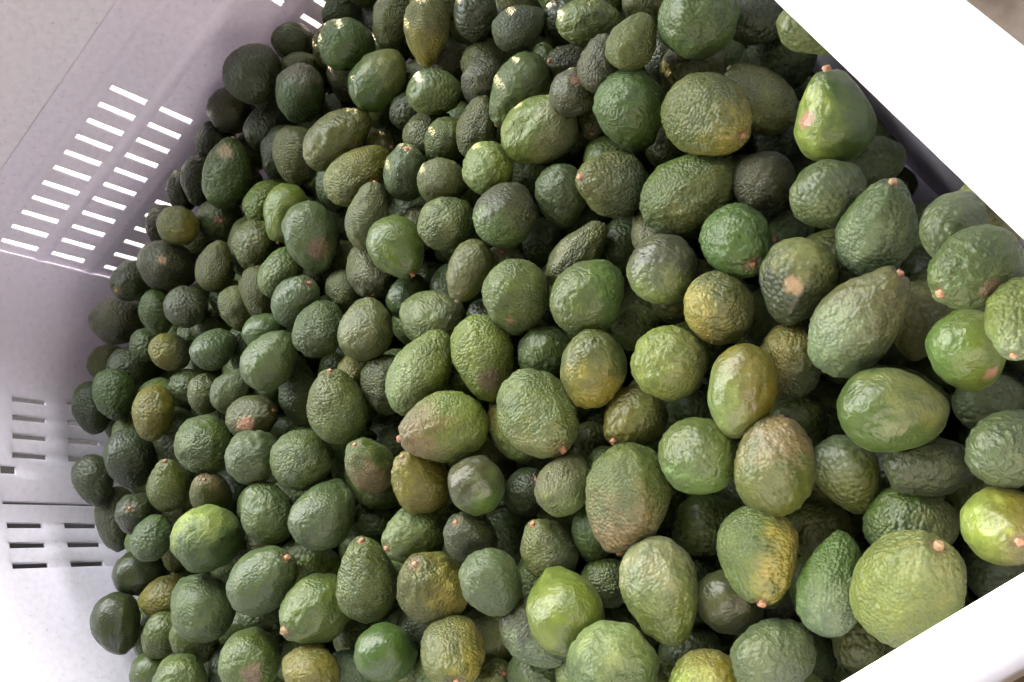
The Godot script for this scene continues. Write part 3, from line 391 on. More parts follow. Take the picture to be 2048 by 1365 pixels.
func make_materials() -> void:
	lump.seed = 11; lump.noise_type = FastNoiseLite.TYPE_SIMPLEX_SMOOTH; lump.frequency = 0.75; lump.fractal_octaves = 2
	blotch.seed = 23; blotch.noise_type = FastNoiseLite.TYPE_SIMPLEX_SMOOTH; blotch.frequency = 1.0; blotch.fractal_octaves = 3
	pebble.seed = 31; pebble.noise_type = FastNoiseLite.TYPE_SIMPLEX_SMOOTH; pebble.frequency = 1.0; pebble.fractal_octaves = 2
	# skins: p pebbled, w wrinkled, f fine, s shiny
	var defs := {
		"p": [FastNoiseLite.TYPE_CELLULAR, 0.022, 32.0, 0.95, 0.38, 31.0],
		"v": [FastNoiseLite.TYPE_CELLULAR, 0.024, 26.0, 0.55, 0.40, 27.0],
		"q": [FastNoiseLite.TYPE_CELLULAR, 0.022, 32.0, 0.9, 0.40, 40.0],
		"w": [FastNoiseLite.TYPE_SIMPLEX_SMOOTH, 0.012, 24.0, 0.65, 0.43, 20.0],
		"f": [FastNoiseLite.TYPE_CELLULAR, 0.024, 22.0, 0.8, 0.42, 20.0],
		"s": [FastNoiseLite.TYPE_SIMPLEX_SMOOTH, 0.011, 12.0, 0.6, 0.34, 20.0]}
	var spk := FastNoiseLite.new()
	spk.seed = 5; spk.noise_type = FastNoiseLite.TYPE_SIMPLEX; spk.frequency = 0.06; spk.fractal_octaves = 3
	var ramp := Gradient.new()
	ramp.offsets = PackedFloat32Array([0.0, 0.35, 0.66, 0.76, 1.0])
	ramp.colors = PackedColorArray([Color(0.80, 0.80, 0.76), Color(0.9, 0.9, 0.88), Color(0.94, 0.94, 0.92), Color(1, 1, 0.93), Color(1, 1, 0.95)])
	var st := NoiseTexture2D.new()
	st.width = 512; st.height = 512; st.seamless = true; st.noise = spk; st.color_ramp = ramp
	for k in defs:
		var d: Array = defs[k]
		var n := FastNoiseLite.new()
		n.seed = 7 + k.unicode_at(0)
		n.noise_type = d[0]
		n.frequency = d[1]
		if d[0] == FastNoiseLite.TYPE_CELLULAR:
			n.cellular_return_type = FastNoiseLite.RETURN_DISTANCE
			n.cellular_distance_function = FastNoiseLite.DISTANCE_EUCLIDEAN
			n.cellular_jitter = 1.0
			n.fractal_type = FastNoiseLite.FRACTAL_NONE
			n.domain_warp_enabled = true
			n.domain_warp_amplitude = 18.0
			n.domain_warp_frequency = 0.03
		else:
			n.fractal_type = FastNoiseLite.FRACTAL_RIDGED
			n.fractal_octaves = 3
			n.domain_warp_enabled = true
			n.domain_warp_amplitude = 20.0
			n.domain_warp_frequency = 0.02
		var t := NoiseTexture2D.new()
		t.width = 512; t.height = 512; t.seamless = true; t.noise = n
		t.invert = d[0] == FastNoiseLite.TYPE_CELLULAR
		t.as_normal_map = true
		t.bump_strength = d[2]
		var m := StandardMaterial3D.new()
		m.vertex_color_use_as_albedo = true
		m.albedo_texture = st
		m.roughness = d[4]
		m.metallic_specular = 0.5
		m.rim_enabled = true
		m.rim = 0.06
		m.rim_tint = 0.25
		m.normal_enabled = true
		m.normal_texture = t
		m.normal_scale = d[3]
		m.uv1_triplanar = true
		m.uv1_triplanar_sharpness = 4.0
		m.uv1_scale = Vector3.ONE * d[5]
		skins[k] = m
	# bin plastic: off white, scuffed, with sparse grey specks
	var pn := FastNoiseLite.new()
	pn.seed = 91; pn.noise_type = FastNoiseLite.TYPE_SIMPLEX; pn.frequency = 0.025; pn.fractal_octaves = 4; pn.fractal_gain = 0.6
	var pr := Gradient.new()
	pr.offsets = PackedFloat32Array([0.0, 0.075, 0.17, 0.5, 1.0])
	pr.colors = PackedColorArray([Color(0.66, 0.64, 0.63), Color(0.82, 0.81, 0.81), Color(0.95, 0.95, 0.95), Color(0.97, 0.97, 0.97), Color(1, 1, 1)])
	var pt := NoiseTexture2D.new()
	pt.width = 1024; pt.height = 1024; pt.seamless = true; pt.noise = pn; pt.color_ramp = pr
	plastic = StandardMaterial3D.new()
	plastic.albedo_color = Color(0.925, 0.915, 0.965)
	plastic.albedo_texture = pt
	plastic.uv1_triplanar = true
	plastic.uv1_world_triplanar = true
	plastic.uv1_scale = Vector3.ONE * 2.6
	plastic.roughness = 0.5
	plastic.metallic_specular = 0.4
	plastic.backlight_enabled = true
	plastic.backlight = Color(0.46, 0.44, 0.455)
	solid = plastic.duplicate()   # the rim is thick and lets no light through
	solid.backlight_enabled = false

func make_ground() -> void:
	var n := FastNoiseLite.new()
	n.seed = 3; n.noise_type = FastNoiseLite.TYPE_SIMPLEX; n.frequency = 0.02; n.fractal_octaves = 5
	var r := Gradient.new()
	r.offsets = PackedFloat32Array([0.0, 0.5, 1.0])
	r.colors = PackedColorArray([Color(0.66, 0.61, 0.55), Color(0.77, 0.72, 0.66), Color(0.83, 0.79, 0.73)])
	var t := NoiseTexture2D.new()
	t.width = 1024; t.height = 1024; t.seamless = true; t.noise = n; t.color_ramp = r
	var m := StandardMaterial3D.new()
	m.albedo_texture = t
	m.uv1_triplanar = true
	m.uv1_world_triplanar = true
	m.uv1_scale = Vector3.ONE * 0.7
	m.roughness = 0.9
	var p := PlaneMesh.new()
	p.size = Vector2(300, 300)
	var g := put("ground", p, m)
	tag(g, "beige concrete yard floor around the white bin", "ground", "", "structure")

# ---------------------------------------------------------------- bin
func quad(st: SurfaceTool, a: Vector3, b: Vector3, c: Vector3, d: Vector3) -> void:
	st.add_vertex(a); st.add_vertex(b); st.add_vertex(c)
	st.add_vertex(a); st.add_vertex(c); st.add_vertex(d)

# A wall that follows the plan line `path` (x, z), from depth d0 to d1, with rectangular slots cut through it.
# holes: Rect2(along, depth, length along, length in depth). `out` is +1 when the outside lies to the left of the path.
func wall(called: String, path: PackedVector2Array, d0: float, d1: float, holes: Array, thick: float, out: float, bands: Array, parent: Node) -> void:
	var along := PackedFloat32Array([0.0])
	for i in path.size() - 1:
		along.append(along[i] + path[i].distance_to(path[i + 1]))
	var total := along[along.size() - 1]
	var nrm: Array = []
	for i in path.size():
		var a: Vector2 = path[maxi(i - 1, 0)]
		var b: Vector2 = path[mini(i + 1, path.size() - 1)]
		var t := (b - a).normalized()
		nrm.append(Vector2(t.y, -t.x) * -out)
	var at := func(s: float, d: float, o: float) -> Vector3:
		var i := 0
		while i < path.size() - 2 and s > along[i + 1]: i += 1
		var f := (s - along[i]) / (along[i + 1] - along[i])
		var p := path[i].lerp(path[i + 1], f)
		var n: Vector2 = (nrm[i] as Vector2).lerp(nrm[i + 1], f).normalized()
		for bd in bands:   # horizontal ribs and recesses pressed into the sheet
			o += bd[2] * smoothstep(bd[0] - 0.006, bd[0] + 0.006, d) * (1.0 - smoothstep(bd[1] - 0.006, bd[1] + 0.006, d))
		p += n * o
		return w(p.x, d, p.y)
	var st := SurfaceTool.new()
	st.begin(Mesh.PRIMITIVE_TRIANGLES)
	for side in 2:
		var grow := 0.0016 if side == 0 else 0.0
		var o := 0.0 if side == 0 else thick
		var rects: Array = []
		var ss := {}
		var dd := {}
		for v in along: ss[snappedf(v, 0.0001)] = true
		dd[d0] = true; dd[d1] = true
		for bd in bands:
			for q in 2:
				for e in [-0.006, -0.002, 0.002, 0.006]: dd[snappedf(bd[q] + e, 0.0001)] = true
		for h in holes:
			var g: Rect2 = (h as Rect2).grow(grow)
			rects.append(g)
			ss[g.position.x] = true; ss[g.end.x] = true
			dd[g.position.y] = true; dd[g.end.y] = true
		var sa := ss.keys(); sa.sort()
		var da := dd.keys(); da.sort()
		for i in sa.size() - 1:
			for j in da.size() - 1:
				if sa[i + 1] - sa[i] < 1e-5 or da[j + 1] - da[j] < 1e-5 or da[j] < d0 - 1e-6 or da[j + 1] > d1 + 1e-6 or sa[i + 1] > total + 1e-6: continue
				var c := Vector2((sa[i] + sa[i + 1]) / 2, (da[j] + da[j + 1]) / 2)
				var open := false
				for g in rects:
					if (g as Rect2).has_point(c):
						open = true
						break
				if open: continue
				if side == 0: quad(st, at.call(sa[i], da[j], o), at.call(sa[i + 1], da[j], o), at.call(sa[i + 1], da[j + 1], o), at.call(sa[i], da[j + 1], o))
				else: quad(st, at.call(sa[i], da[j + 1], o), at.call(sa[i + 1], da[j + 1], o), at.call(sa[i + 1], da[j], o), at.call(sa[i], da[j], o))
	for h in holes:
		var b: Rect2 = h
		var a: Rect2 = b.grow(0.0016)
		var pa := [a.position, Vector2(a.end.x, a.position.y), a.end, Vector2(a.position.x, a.end.y)]
		var pb := [b.position, Vector2(b.end.x, b.position.y), b.end, Vector2(b.position.x, b.end.y)]
		for k in 4:
			var q := (k + 1) % 4
			quad(st, at.call(pa[k].x, pa[k].y, 0.0), at.call(pa[q].x, pa[q].y, 0.0), at.call(pb[q].x, pb[q].y, 0.0018), at.call(pb[k].x, pb[k].y, 0.0018))
			quad(st, at.call(pb[k].x, pb[k].y, 0.0018), at.call(pb[q].x, pb[q].y, 0.0018), at.call(pb[q].x, pb[q].y, thick), at.call(pb[k].x, pb[k].y, thick))
	st.generate_normals()
	put(called, st.commit(), plastic, parent)

func loop_point(k: int, lo: Vector2, hi: Vector2, rad: float) -> Vector2:
	# point k of a rounded rectangle with 8 points on each corner
	var c := k / 8
	var a := PI / 2 * (c + (k % 8) / 7.0)
	var mid: Vector2 = [Vector2(hi.x - rad, hi.y - rad), Vector2(lo.x + rad, hi.y - rad), Vector2(lo.x + rad, lo.y + rad), Vector2(hi.x - rad, lo.y + rad)][c]
	return mid + Vector2(cos(a), sin(a)) * rad

func make_bin() -> void:
	var bin := Node3D.new()
	bin.name = numbered("harvest_bin")
	add_child(bin)
	tag(bin, "open white plastic harvest bin with slotted walls, full of avocados", "bin")
	var rows := [[0.508, 0.554], [0.574, 0.619], [0.650, 0.695]]
	# far wall with its two slotted fields
	var holes: Array = []
	for r in rows:
		for k in 11:
			holes.append(Rect2(0.512 + 0.0272 * k - 0.0034 + 0.075, r[0], 0.0068, r[1] - r[0]))
			if k < 10: holes.append(Rect2(0.312 - 0.0272 * k - 0.0034 + 0.075, r[0], 0.0068, r[1] - r[0]))
	wall("wall", PackedVector2Array([Vector2(-0.075, 0.945), Vector2(0.80, 0.945)]), 0.345, 0.95, holes, 0.0045, 1.0, [[0.492, 0.72, 0.004], [0.560, 0.568, -0.0025], [0.629, 0.640, -0.0025]], bin)
	# left wall, which bends gently into the far wall
	var path := PackedVector2Array([Vector2(0.80, 0.945), Vector2(0.835, 0.939), Vector2(0.87, 0.921), Vector2(0.905, 0.884), Vector2(0.935, 0.835), Vector2(0.958, 0.765), Vector2(0.978, 0.71), Vector2(1.008, 0.668), Vector2(1.014, 0.60), Vector2(1.02, 0.5), Vector2(1.022, -0.010)])
	var hb: Array = []
	for r in rows:
		for k in 4: hb.append(Rect2(0.1977 + 0.0265 * k, r[0], 0.0068, r[1] - r[0]))
		for k in 3: hb.append(Rect2(0.3707 + 0.0285 * k, r[0], 0.0068, r[1] - r[0]))
	hb.append(Rect2(0.3431, 0.566, 0.0028, 0.2))
	hb.append(Rect2(0.2963, 0.559, 0.010, 0.019))
	wall("wall", path, 0.345, 0.95, hb, 0.0045, 1.0, [], bin)
	# the two near walls, under the lip
	var hc: Array = []
	for r in rows:
		for k in 9: hc.append(Rect2(0.945 - 0.235 - 0.0272 * k, r[0], 0.0068, r[1] - r[0]))
	wall("wall", PackedVector2Array([Vector2(-0.075, -0.010), Vector2(-0.075, 0.945)]), 0.345, 0.95, hc, 0.0045, 1.0, [], bin)
	wall("wall", PackedVector2Array([Vector2(1.022, -0.010), Vector2(-0.075, -0.010)]), 0.345, 0.95, [], 0.0045, 1.0, [], bin)
	# rim: a flat flange with a rounded, sloping inner lip and an outer skirt
	var in_lo := Vector2(-0.0462, 0.0075)
	var in_hi := Vector2(1.005, 0.935)
	var out_lo := Vector2(-0.0835, -0.0185)
	var out_hi := Vector2(1.06, 0.985)
	var prof := [[0.10, 0.452], [0.06, 0.452], [0.054, 0.449], [0.04, 0.43], [0.0, 0.362], [0.0, 0.354], [0.02, 0.348], [0.07, 0.3435], [0.14, 0.341], [0.30, 0.3398], [0.60, 0.3395], [0.90, 0.340], [0.97, 0.342], [1.0, 0.347], [1.0, 0.40], [0.94, 0.40], [0.90, 0.352], [0.20, 0.352], [0.10, 0.452]]
	var st := SurfaceTool.new()
	st.begin(Mesh.PRIMITIVE_TRIANGLES)
	st.set_smooth_group(1)
	for i in prof.size() - 1:
		if i > 12: st.set_smooth_group(i + 1)
		for k in 32:
			var q := (k + 1) % 32
			# long straight runs are cut up so that the lip can waver a little
			var cuts := 24 if k % 8 == 7 else 1
			for e in cuts:
				var f0 := float(e) / cuts
				var f1 := float(e + 1) / cuts
				quad(st, rim_point(prof[i], k, q, f0, in_lo, in_hi, out_lo, out_hi), rim_point(prof[i], k, q, f1, in_lo, in_hi, out_lo, out_hi), rim_point(prof[i + 1], k, q, f1, in_lo, in_hi, out_lo, out_hi), rim_point(prof[i + 1], k, q, f0, in_lo, in_hi, out_lo, out_hi))
	st.generate_normals()
	put("rim", st.commit(), solid, bin)
	# floor and feet
	var fl := BoxMesh.new()
	fl.size = Vector3(1.10 * S, 0.02, 0.955 * S)
	var fo := put("bin_floor", fl, plastic, bin)
	fo.position = w(0.473, 0.945, 0.4675)
	for fx in [0.0, 0.47, 0.94]:
		var fm := BoxMesh.new()
		fm.size = Vector3(0.11, EYE - 0.954 * S, 0.95 * S)
		var ft := put("skid", fm, plastic, bin)
		ft.position = w(fx, 0.954, 0.4675) - Vector3(0, fm.size.y / 2, 0)
	# empty bins added for their shade; stacks keep sun off far wall and rim
	var added_bins := [
		[Vector3(1.085, 0, 1.10), "added dark grey empty bin close behind the left wall, its colour darkening the slots"],
		[Vector3(0.683, 0, 2.42), "lower bin of the added sun blocking stack beyond the far wall, opposite the left corner"],
		[Vector3(0.690, -0.62, 2.42), "upper bin of the added sun blocking stack beyond the far wall, opposite the left corner"],
		[Vector3(-0.85, 0, 2.40), "lower bin of the added sun blocking stack beyond the far wall, opposite the right rim"],
		[Vector3(-0.855, -0.62, 2.40), "upper bin of the added sun blocking stack beyond the far wall, opposite the right rim"],
		[Vector3(-1.20, 0, 0.80), "added white empty bin beside the near right wall, shading the ground there"]]
	for k in added_bins:
		var added_bin := bin.duplicate()
		added_bin.name = numbered("harvest_bin")
		add_child(added_bin)
		added_bin.position = Vector3(k[0].x * S, -k[0].y * S, k[0].z * S)
		if k == added_bins[0]:
			added_bin.rotation.y = PI / 2
			var grey := plastic.duplicate()
			grey.albedo_color = Color(0.20, 0.20, 0.21)  # dark plastic stands in for the shade behind the slots
			for part in added_bin.get_children(): part.material_override = grey
		tag(added_bin, k[1], "bin", "empty bins added for their shade")

func rim_point(p: Array, k: int, q: int, f: float, in_lo: Vector2, in_hi: Vector2, out_lo: Vector2, out_hi: Vector2) -> Vector3:
	var lo := in_lo.lerp(out_lo, p[0])
	var hi := in_hi.lerp(out_hi, p[0])
	var rad: float = lerpf(0.035, 0.06, p[0])
	var v := loop_point(k, lo, hi, rad).lerp(loop_point(q, lo, hi, rad), f)
	var wob := blotch.get_noise_3d(v.x * 7.0, p[1] * 6.0, v.y * 7.0) * 0.0007
	return w(v.x + wob, p[1] + wob * 0.6, v.y + wob)

func make_added_shelter() -> void:
	# unseen roof and walls added to shade the bin, open towards the low sun
	var shed := Node3D.new()
	shed.name = "added_shade_shed"
	add_child(shed)
	tag(shed, "added open fronted shed with a metal roof, unseen, shading the bin", "shed")
	var m := StandardMaterial3D.new()
	m.albedo_color = Color(0.40, 0.38, 0.36)
	m.roughness = 0.6
	var r := BoxMesh.new()
	r.size = Vector3(4.6, 0.06, 5.8)
	var roof := put("roof", r, m, shed)
	roof.position = Vector3(0.75, 3.1, -1.25)
	var b := BoxMesh.new()
	b.size = Vector3(4.42, 3.07, 0.12)
	var back := put("wall", b, m, shed)
	back.position = Vector3(0.75, 1.535, -4.0)
	var e := BoxMesh.new()
	e.size = Vector3(0.12, 3.07, 5.5)
	for x in [-1.4, 2.9]:
		var end := put("wall", e, m, shed)
		end.position = Vector3(x, 1.535, -1.19)

# ---------------------------------------------------------------- fruit
func make_stem() -> void:
	var prof := [[0.0, 0.0052], [0.0016, 0.0050], [0.0023, 0.0056], [0.0034, 0.0050], [0.0040, 0.0036], [0.0038, 0.0018], [0.0044, 0.0004], [0.0052, -0.0016]]
	var st := SurfaceTool.new()
	st.begin(Mesh.PRIMITIVE_TRIANGLES)
	st.set_smooth_group(1)
	for i in prof.size() - 1:
		for k in 14:
			var pts: Array = []
			for c in [[i, k], [i, k + 1], [i + 1, k + 1], [i + 1, k]]:
				var a: float = TAU * (c[1] % 14) / 14.0
				var r: float = prof[c[0]][0] * (1.0 + 0.16 * sin(a * 3.0 + c[0]) + 0.08 * cos(a * 5.0))
				pts.append(Vector3(cos(a) * r, prof[c[0]][1], sin(a) * r))
			quad(st, pts[0], pts[1], pts[2], pts[3])
	st.generate_normals()
	stem_mesh = st.commit()
	for c in [Color(0.34, 0.18, 0.10), Color(0.28, 0.195, 0.105), Color(0.30, 0.115, 0.07), Color(0.17, 0.11, 0.06)]:
		var m := StandardMaterial3D.new()
		m.albedo_color = (c as Color).linear_to_srgb()
		m.roughness = 0.75
		stem_mats.append(m)

const TONES := {
	"d": Color(0.048, 0.070, 0.030), "k": Color(0.080, 0.086, 0.050), "t": Color(0.095, 0.140, 0.066), "g": Color(0.112, 0.158, 0.046),
	"G": Color(0.074, 0.132, 0.030), "o": Color(0.122, 0.142, 0.040), "b": Color(0.132, 0.145, 0.068), "y": Color(0.190, 0.174, 0.028),
	"l": Color(0.165, 0.222, 0.042), "R": Color(0.130, 0.104, 0.044)}
const MARKS := {"P": Color(0.32, 0.165, 0.12), "B": Color(0.15, 0.105, 0.062), "T": Color(0.36, 0.25, 0.14), "S": Color(0.34, 0.27, 0.17), "S2": Color(0.50, 0.26, 0.18)}

func skin_mesh(r: float, ratio: float, pear: bool, nv: int, tone: Color, tone2: Color, dir2: Vector3, rough: float, marks: Array, has_stem: bool, rg: RandomNumberGenerator) -> ArrayMesh:
	var nu := nv * 2
	var h := r * ratio
	var off := Vector3(rg.randf_range(-50, 50), rg.randf_range(-50, 50), rg.randf_range(-50, 50))
	var lump_amp := r * rg.randf_range(0.05, 0.09)
	var bend := rg.randf_range(-0.09, 0.09) * r
	var taper := rg.randf_range(0.07, 0.19)
	var bump_f := 130.0
	var warm := rg.randf_range(0.0, 1.0)
	var neck := rg.randf_range(-0.04, 0.15)
	var P := PackedVector3Array()
	var N := PackedVector3Array()
	var C := PackedColorArray()
	var I := PackedInt32Array()
	var two := dir2 != Vector3.ZERO
	P.resize((nv + 1) * nu); N.resize((nv + 1) * nu); C.resize((nv + 1) * nu)
	for i in nv + 1:
		var th := PI * i / nv
		var c := cos(th)
		var s := sin(th)
		var f := 1.0 - taper * c
		f -= neck * smoothstep(-0.2, 0.9, c)
		if pear: f = 1.0 - 0.25 * smoothstep(-0.35, 0.85, c)
		var rr := r * s * f
		for j in nu:
			var a := TAU * j / nu
			var dir := Vector3(s * cos(a), c, s * sin(a))
			var p := Vector3(rr * cos(a) + bend * c * c, h * c, rr * sin(a))
			var q := dir * 1.6 + off
			var disp := lump.get_noise_3dv(q) * lump_amp
			if rough > 0.0 and i > 0 and i < nv: disp += pebble.get_noise_3dv(p * bump_f + off) * rough
			p += dir * disp
			if has_stem: p.y -= 0.0022 * smoothstep(0.93, 1.0, c)
			P[i * nu + j] = p
			var b1 := blotch.get_noise_3dv(q * 0.9)
			var b2 := blotch.get_noise_3dv(q * 3.2 + Vector3(9, 0, 0))
			var col := tone
			if two: col = tone.lerp(tone2, smoothstep(-0.15, 0.95, dir.dot(dir2) + b1 * 0.45 + b2 * 0.16))
			var k := 1.0 + 0.22 * b1 + 0.16 * b2
			col = Color(col.r * (k + 0.14 * b2 * warm + 0.10 * b1), col.g * k, col.b * (k - 0.15 * b1))
			for m in marks:
				var dm: float = (p - (m[0] as Vector3)).length() / (m[1] as float)
				if dm < 1.5: col = col.lerp(m[2], smoothstep(1.15, 0.6, dm + b2 * 0.55 + b1 * 0.2) * 0.9)
			if has_stem and c > 0.93: col = col.lerp(Color(0.15, 0.10, 0.055), smoothstep(0.955, 0.992, c + b2 * 0.03) * 0.75)
			C[i * nu + j] = col
	for i in nv + 1:
		for j in nu:
			var u := P[i * nu + (j + 1) % nu] - P[i * nu + (j + nu - 1) % nu]
			var v := P[mini(i + 1, nv) * nu + j] - P[maxi(i - 1, 0) * nu + j]
			N[i * nu + j] = u.cross(v).normalized()
	for j in nu:
		N[j] = Vector3.UP
		N[nv * nu + j] = Vector3.DOWN
	for i in nv:
		for j in nu:
			var a := i * nu + j
			var b := i * nu + (j + 1) % nu
			if i > 0: I.append_array([a, a + nu, b])
			if i < nv - 1: I.append_array([b, a + nu, b + nu])
	var arr := []
	arr.resize(Mesh.ARRAY_MAX)
	arr[Mesh.ARRAY_VERTEX] = P
	arr[Mesh.ARRAY_NORMAL] = N
	arr[Mesh.ARRAY_COLOR] = C
	arr[Mesh.ARRAY_INDEX] = I
	var mesh := ArrayMesh.new()
	mesh.add_surface_from_arrays(Mesh.PRIMITIVE_TRIANGLES, arr)
	return mesh

# One avocado: centre, direction of its stem end, radius, length over width, tone + skin + shape, rings, label;
# then an optional second tone with the side it colours, a stem, and marks [kind, offset from the centre, radius].
func av(x: float, y: float, z: float, ax: float, ay: float, az: float, r: float, ratio: float, code: String, nv: int, label: String, tone2 := "", dx := 0.0, dy := 0.0, dz := 0.0, stem := -1, marks := []) -> void:
	fruit += 1
	var rg := RandomNumberGenerator.new()
	rg.seed = 1000 + fruit * 77
	var up := Vector3(ax, ay, az).normalized()
	var side := up.cross(Vector3(0.31, 0.2, 0.93)).normalized().rotated(up, rg.randf() * TAU)
	var bs := Basis(side, up, side.cross(up))
	var tone: Color = TONES[code[0]]
	var j := rg.randf_range(0.86, 1.14)
	j *= 0.60
	tone = Color(tone.r * j * rg.randf_range(0.90, 1.04), tone.g * j, tone.b * 0.66 * j * rg.randf_range(0.9, 1.1))
	var ml: Array = []
	for m in marks: ml.append([bs.inverse() * Vector3(m[1], m[2], m[3]), m[4], MARKS[m[0]]])
	var rough: float = {"p": 0.0011, "w": 0.0012, "f": 0.0006, "s": 0.0004}[code[2]]
	var d2 := bs.inverse() * Vector3(dx, dy, dz)
	var mesh := skin_mesh(r, ratio, code[4] == "n", nv, tone, TONES[tone2] if tone2 else tone, d2, rough, ml, stem >= 0, rg)
	var o := put("avocado", mesh, skins[code[2] if code[2] != "p" else ("q" if r < 0.0275 else ("v" if rg.randf() < 0.35 else "p"))])
	o.transform = Transform3D(bs, Vector3(x, y, z))
	tag(o, label, "avocado", "avocados heaped in the white bin")
	if stem >= 0:
		rg.seed = 500 + fruit
		var s := put("stem", stem_mesh, stem_mats[stem], o)
		var k := clampf(r / 0.031, 0.75, 1.6) * rg.randf_range(0.58, 0.80)
		s.scale = Vector3(k, k, k)
		s.position = Vector3(mesh_top(mesh, nv), 0, 0) * 0.0 + mesh_tip(mesh)

func mesh_top(_m: ArrayMesh, _n: int) -> float:
	return 0.0

func mesh_tip(m: ArrayMesh) -> Vector3:
	return (m.surface_get_arrays(0)[Mesh.ARRAY_VERTEX] as PackedVector3Array)[0] - Vector3(0, 0.0008, 0)

func make_deep() -> void:
	# the avocados below, seen only as dark shapes in the gaps
	var rg := RandomNumberGenerator.new()
	rg.seed = 4
	var mesh := skin_mesh(0.029, 1.25, false, 12, TONES["g"] * 0.88, TONES["g"] * 0.88, Vector3.ZERO, 0.0, [], false, rg)
	var mm := MultiMesh.new()
	mm.transform_format = MultiMesh.TRANSFORM_3D
	mm.mesh = mesh
	var spots := PackedVector3Array()
	spots.append(Vector3(0.9148,0.3846,0.4526))
	spots.append(Vector3(0.7031,0.4329,0.5073))
	spots.append(Vector3(0.3735,0.3777,0.8753))
	spots.append(Vector3(0.8108,0.426,0.341))
	spots.append(Vector3(0.263,0.426,0.4137))
	spots.append(Vector3(0.5667,0.4053,1.05))
	spots.append(Vector3(0.2628,0.426,0.4779))
	spots.append(Vector3(0.6847,0.4398,0.6714))
	spots.append(Vector3(0.3195,0.4467,0.2633))
	spots.append(Vector3(0.3385,0.3846,0.4755))
	spots.append(Vector3(0.3024,0.426,0.6741))
	spots.append(Vector3(0.4489,0.4053,0.5955))
	spots.append(Vector3(1.022,0.4053,0.8514))
	spots.append(Vector3(0.4472,0.4329,0.2305))
	spots.append(Vector3(0.8739,0.4467,0.7951))
	spots.append(Vector3(0.4762,0.4123,0.9062))
	spots.append(Vector3(0.5703,0.426,0.5648))
	spots.append(Vector3(0.7995,0.426,0.7965))
	spots.append(Vector3(0.323,0.4398,0.6104))
	spots.append(Vector3(1.044,0.4329,0.5075))
	spots.append(Vector3(0.07774,0.4053,0.2443))
	spots.append(Vector3(0.1762,0.4123,0.8707))
	spots.append(Vector3(0.3002,0.3777,0.175))
	spots.append(Vector3(0.2662,0.4123,0.7619))
	spots.append(Vector3(1.006,0.4329,0.6254))
	spots.append(Vector3(0.6011,0.4398,0.2147))
	spots.append(Vector3(0.6751,0.3984,0.4041))
	spots.append(Vector3(0.009455,0.3984,0.37))
	spots.append(Vector3(0.6651,0.3984,0.2895))
	spots.append(Vector3(0.04294,0.4398,0.4853))
	spots.append(Vector3(0.7625,0.4467,0.5321))
	spots.append(Vector3(0.2846,0.426,0.9386))
	spots.append(Vector3(0.9463,0.4467,0.7822))
	spots.append(Vector3(0.6761,0.3777,0.3457))
	spots.append(Vector3(0.7821,0.4123,0.914))
	spots.append(Vector3(0.5131,0.426,0.6185))
	spots.append(Vector3(0.06432,0.4329,0.7564))
	spots.append(Vector3(0.968,0.4123,0.4206))
	spots.append(Vector3(0.3235,0.4191,0.3805))
	spots.append(Vector3(0.4607,0.4053,0.979))
	spots.append(Vector3(0.8846,0.3984,0.8603))
	spots.append(Vector3(0.4395,0.3984,0.4395))
	spots.append(Vector3(0.0349,0.4467,0.7077))
	spots.append(Vector3(0.8606,0.4467,0.5707))
	spots.append(Vector3(0.7595,0.4467,0.6934))
	spots.append(Vector3(0.9795,0.4053,0.5628))
	spots.append(Vector3(0.5525,0.3846,0.3201))
	spots.append(Vector3(0.4369,0.4467,0.1271))
	spots.append(Vector3(0.8463,0.4191,0.9017))
	spots.append(Vector3(0.4617,0.4467,1.037))
	spots.append(Vector3(0.6673,0.426,0.5629))
	spots.append(Vector3(0.3742,0.4191,0.4299))
	spots.append(Vector3(0.1223,0.4123,0.6289))
	spots.append(Vector3(0.9939,0.4123,0.7304))
	spots.append(Vector3(0.9515,0.4329,0.8949))
	spots.append(Vector3(0.09308,0.426,0.4381))
	spots.append(Vector3(0.6869,0.4191,0.9161))
	spots.append(Vector3(0.2558,0.4467,1.046))
	spots.append(Vector3(0.2769,0.4053,0.5976))
	spots.append(Vector3(0.1866,0.4467,0.1863))
	spots.append(Vector3(0.6133,0.3777,0.2599))
	spots.append(Vector3(0.7261,0.4191,0.7384))
	spots.append(Vector3(0.6065,0.4329,0.7262))
	spots.append(Vector3(0.01992,0.3777,0.7672))
	spots.append(Vector3(0.771,0.3984,0.4494))
	spots.append(Vector3(0.4089,0.4329,0.7653))
	spots.append(Vector3(0.873,0.3777,0.7632))
	spots.append(Vector3(0.03358,0.3777,0.2823))
	spots.append(Vector3(0.1395,0.3777,0.7602))
	spots.append(Vector3(0.773,0.3984,0.5638))
	spots.append(Vector3(0.6912,0.3846,1.037))
	spots.append(Vector3(1.126,0.3915,0.5578))
	spots.append(Vector3(0.2339,0.4467,0.9201))
	spots.append(Vector3(0.819,0.4053,0.7389))
	spots.append(Vector3(0.8354,0.3777,0.5425))
	spots.append(Vector3(0.6627,0.4053,0.85))
	spots.append(Vector3(0.5064,0.4191,0.5465))
	spots.append(Vector3(0.3848,0.3915,0.9933))
	spots.append(Vector3(0.002186,0.4467,0.07412))
	spots.append(Vector3(0.2892,0.4467,0.02438))
	spots.append(Vector3(0.5872,0.4329,0.3322))
	spots.append(Vector3(0.566,0.3777,0.9619))
	spots.append(Vector3(0.926,0.426,0.681))
	spots.append(Vector3(0.6519,0.4467,0.2582))
	spots.append(Vector3(0.6141,0.3915,0.6063))
	spots.append(Vector3(0.4324,0.4053,0.1826))
	spots.append(Vector3(0.7508,0.4123,0.8542))
	spots.append(Vector3(0.2559,0.4053,0.1277))
	spots.append(Vector3(0.6916,0.3915,0.4702))
	spots.append(Vector3(0.3602,0.4123,0.2189))
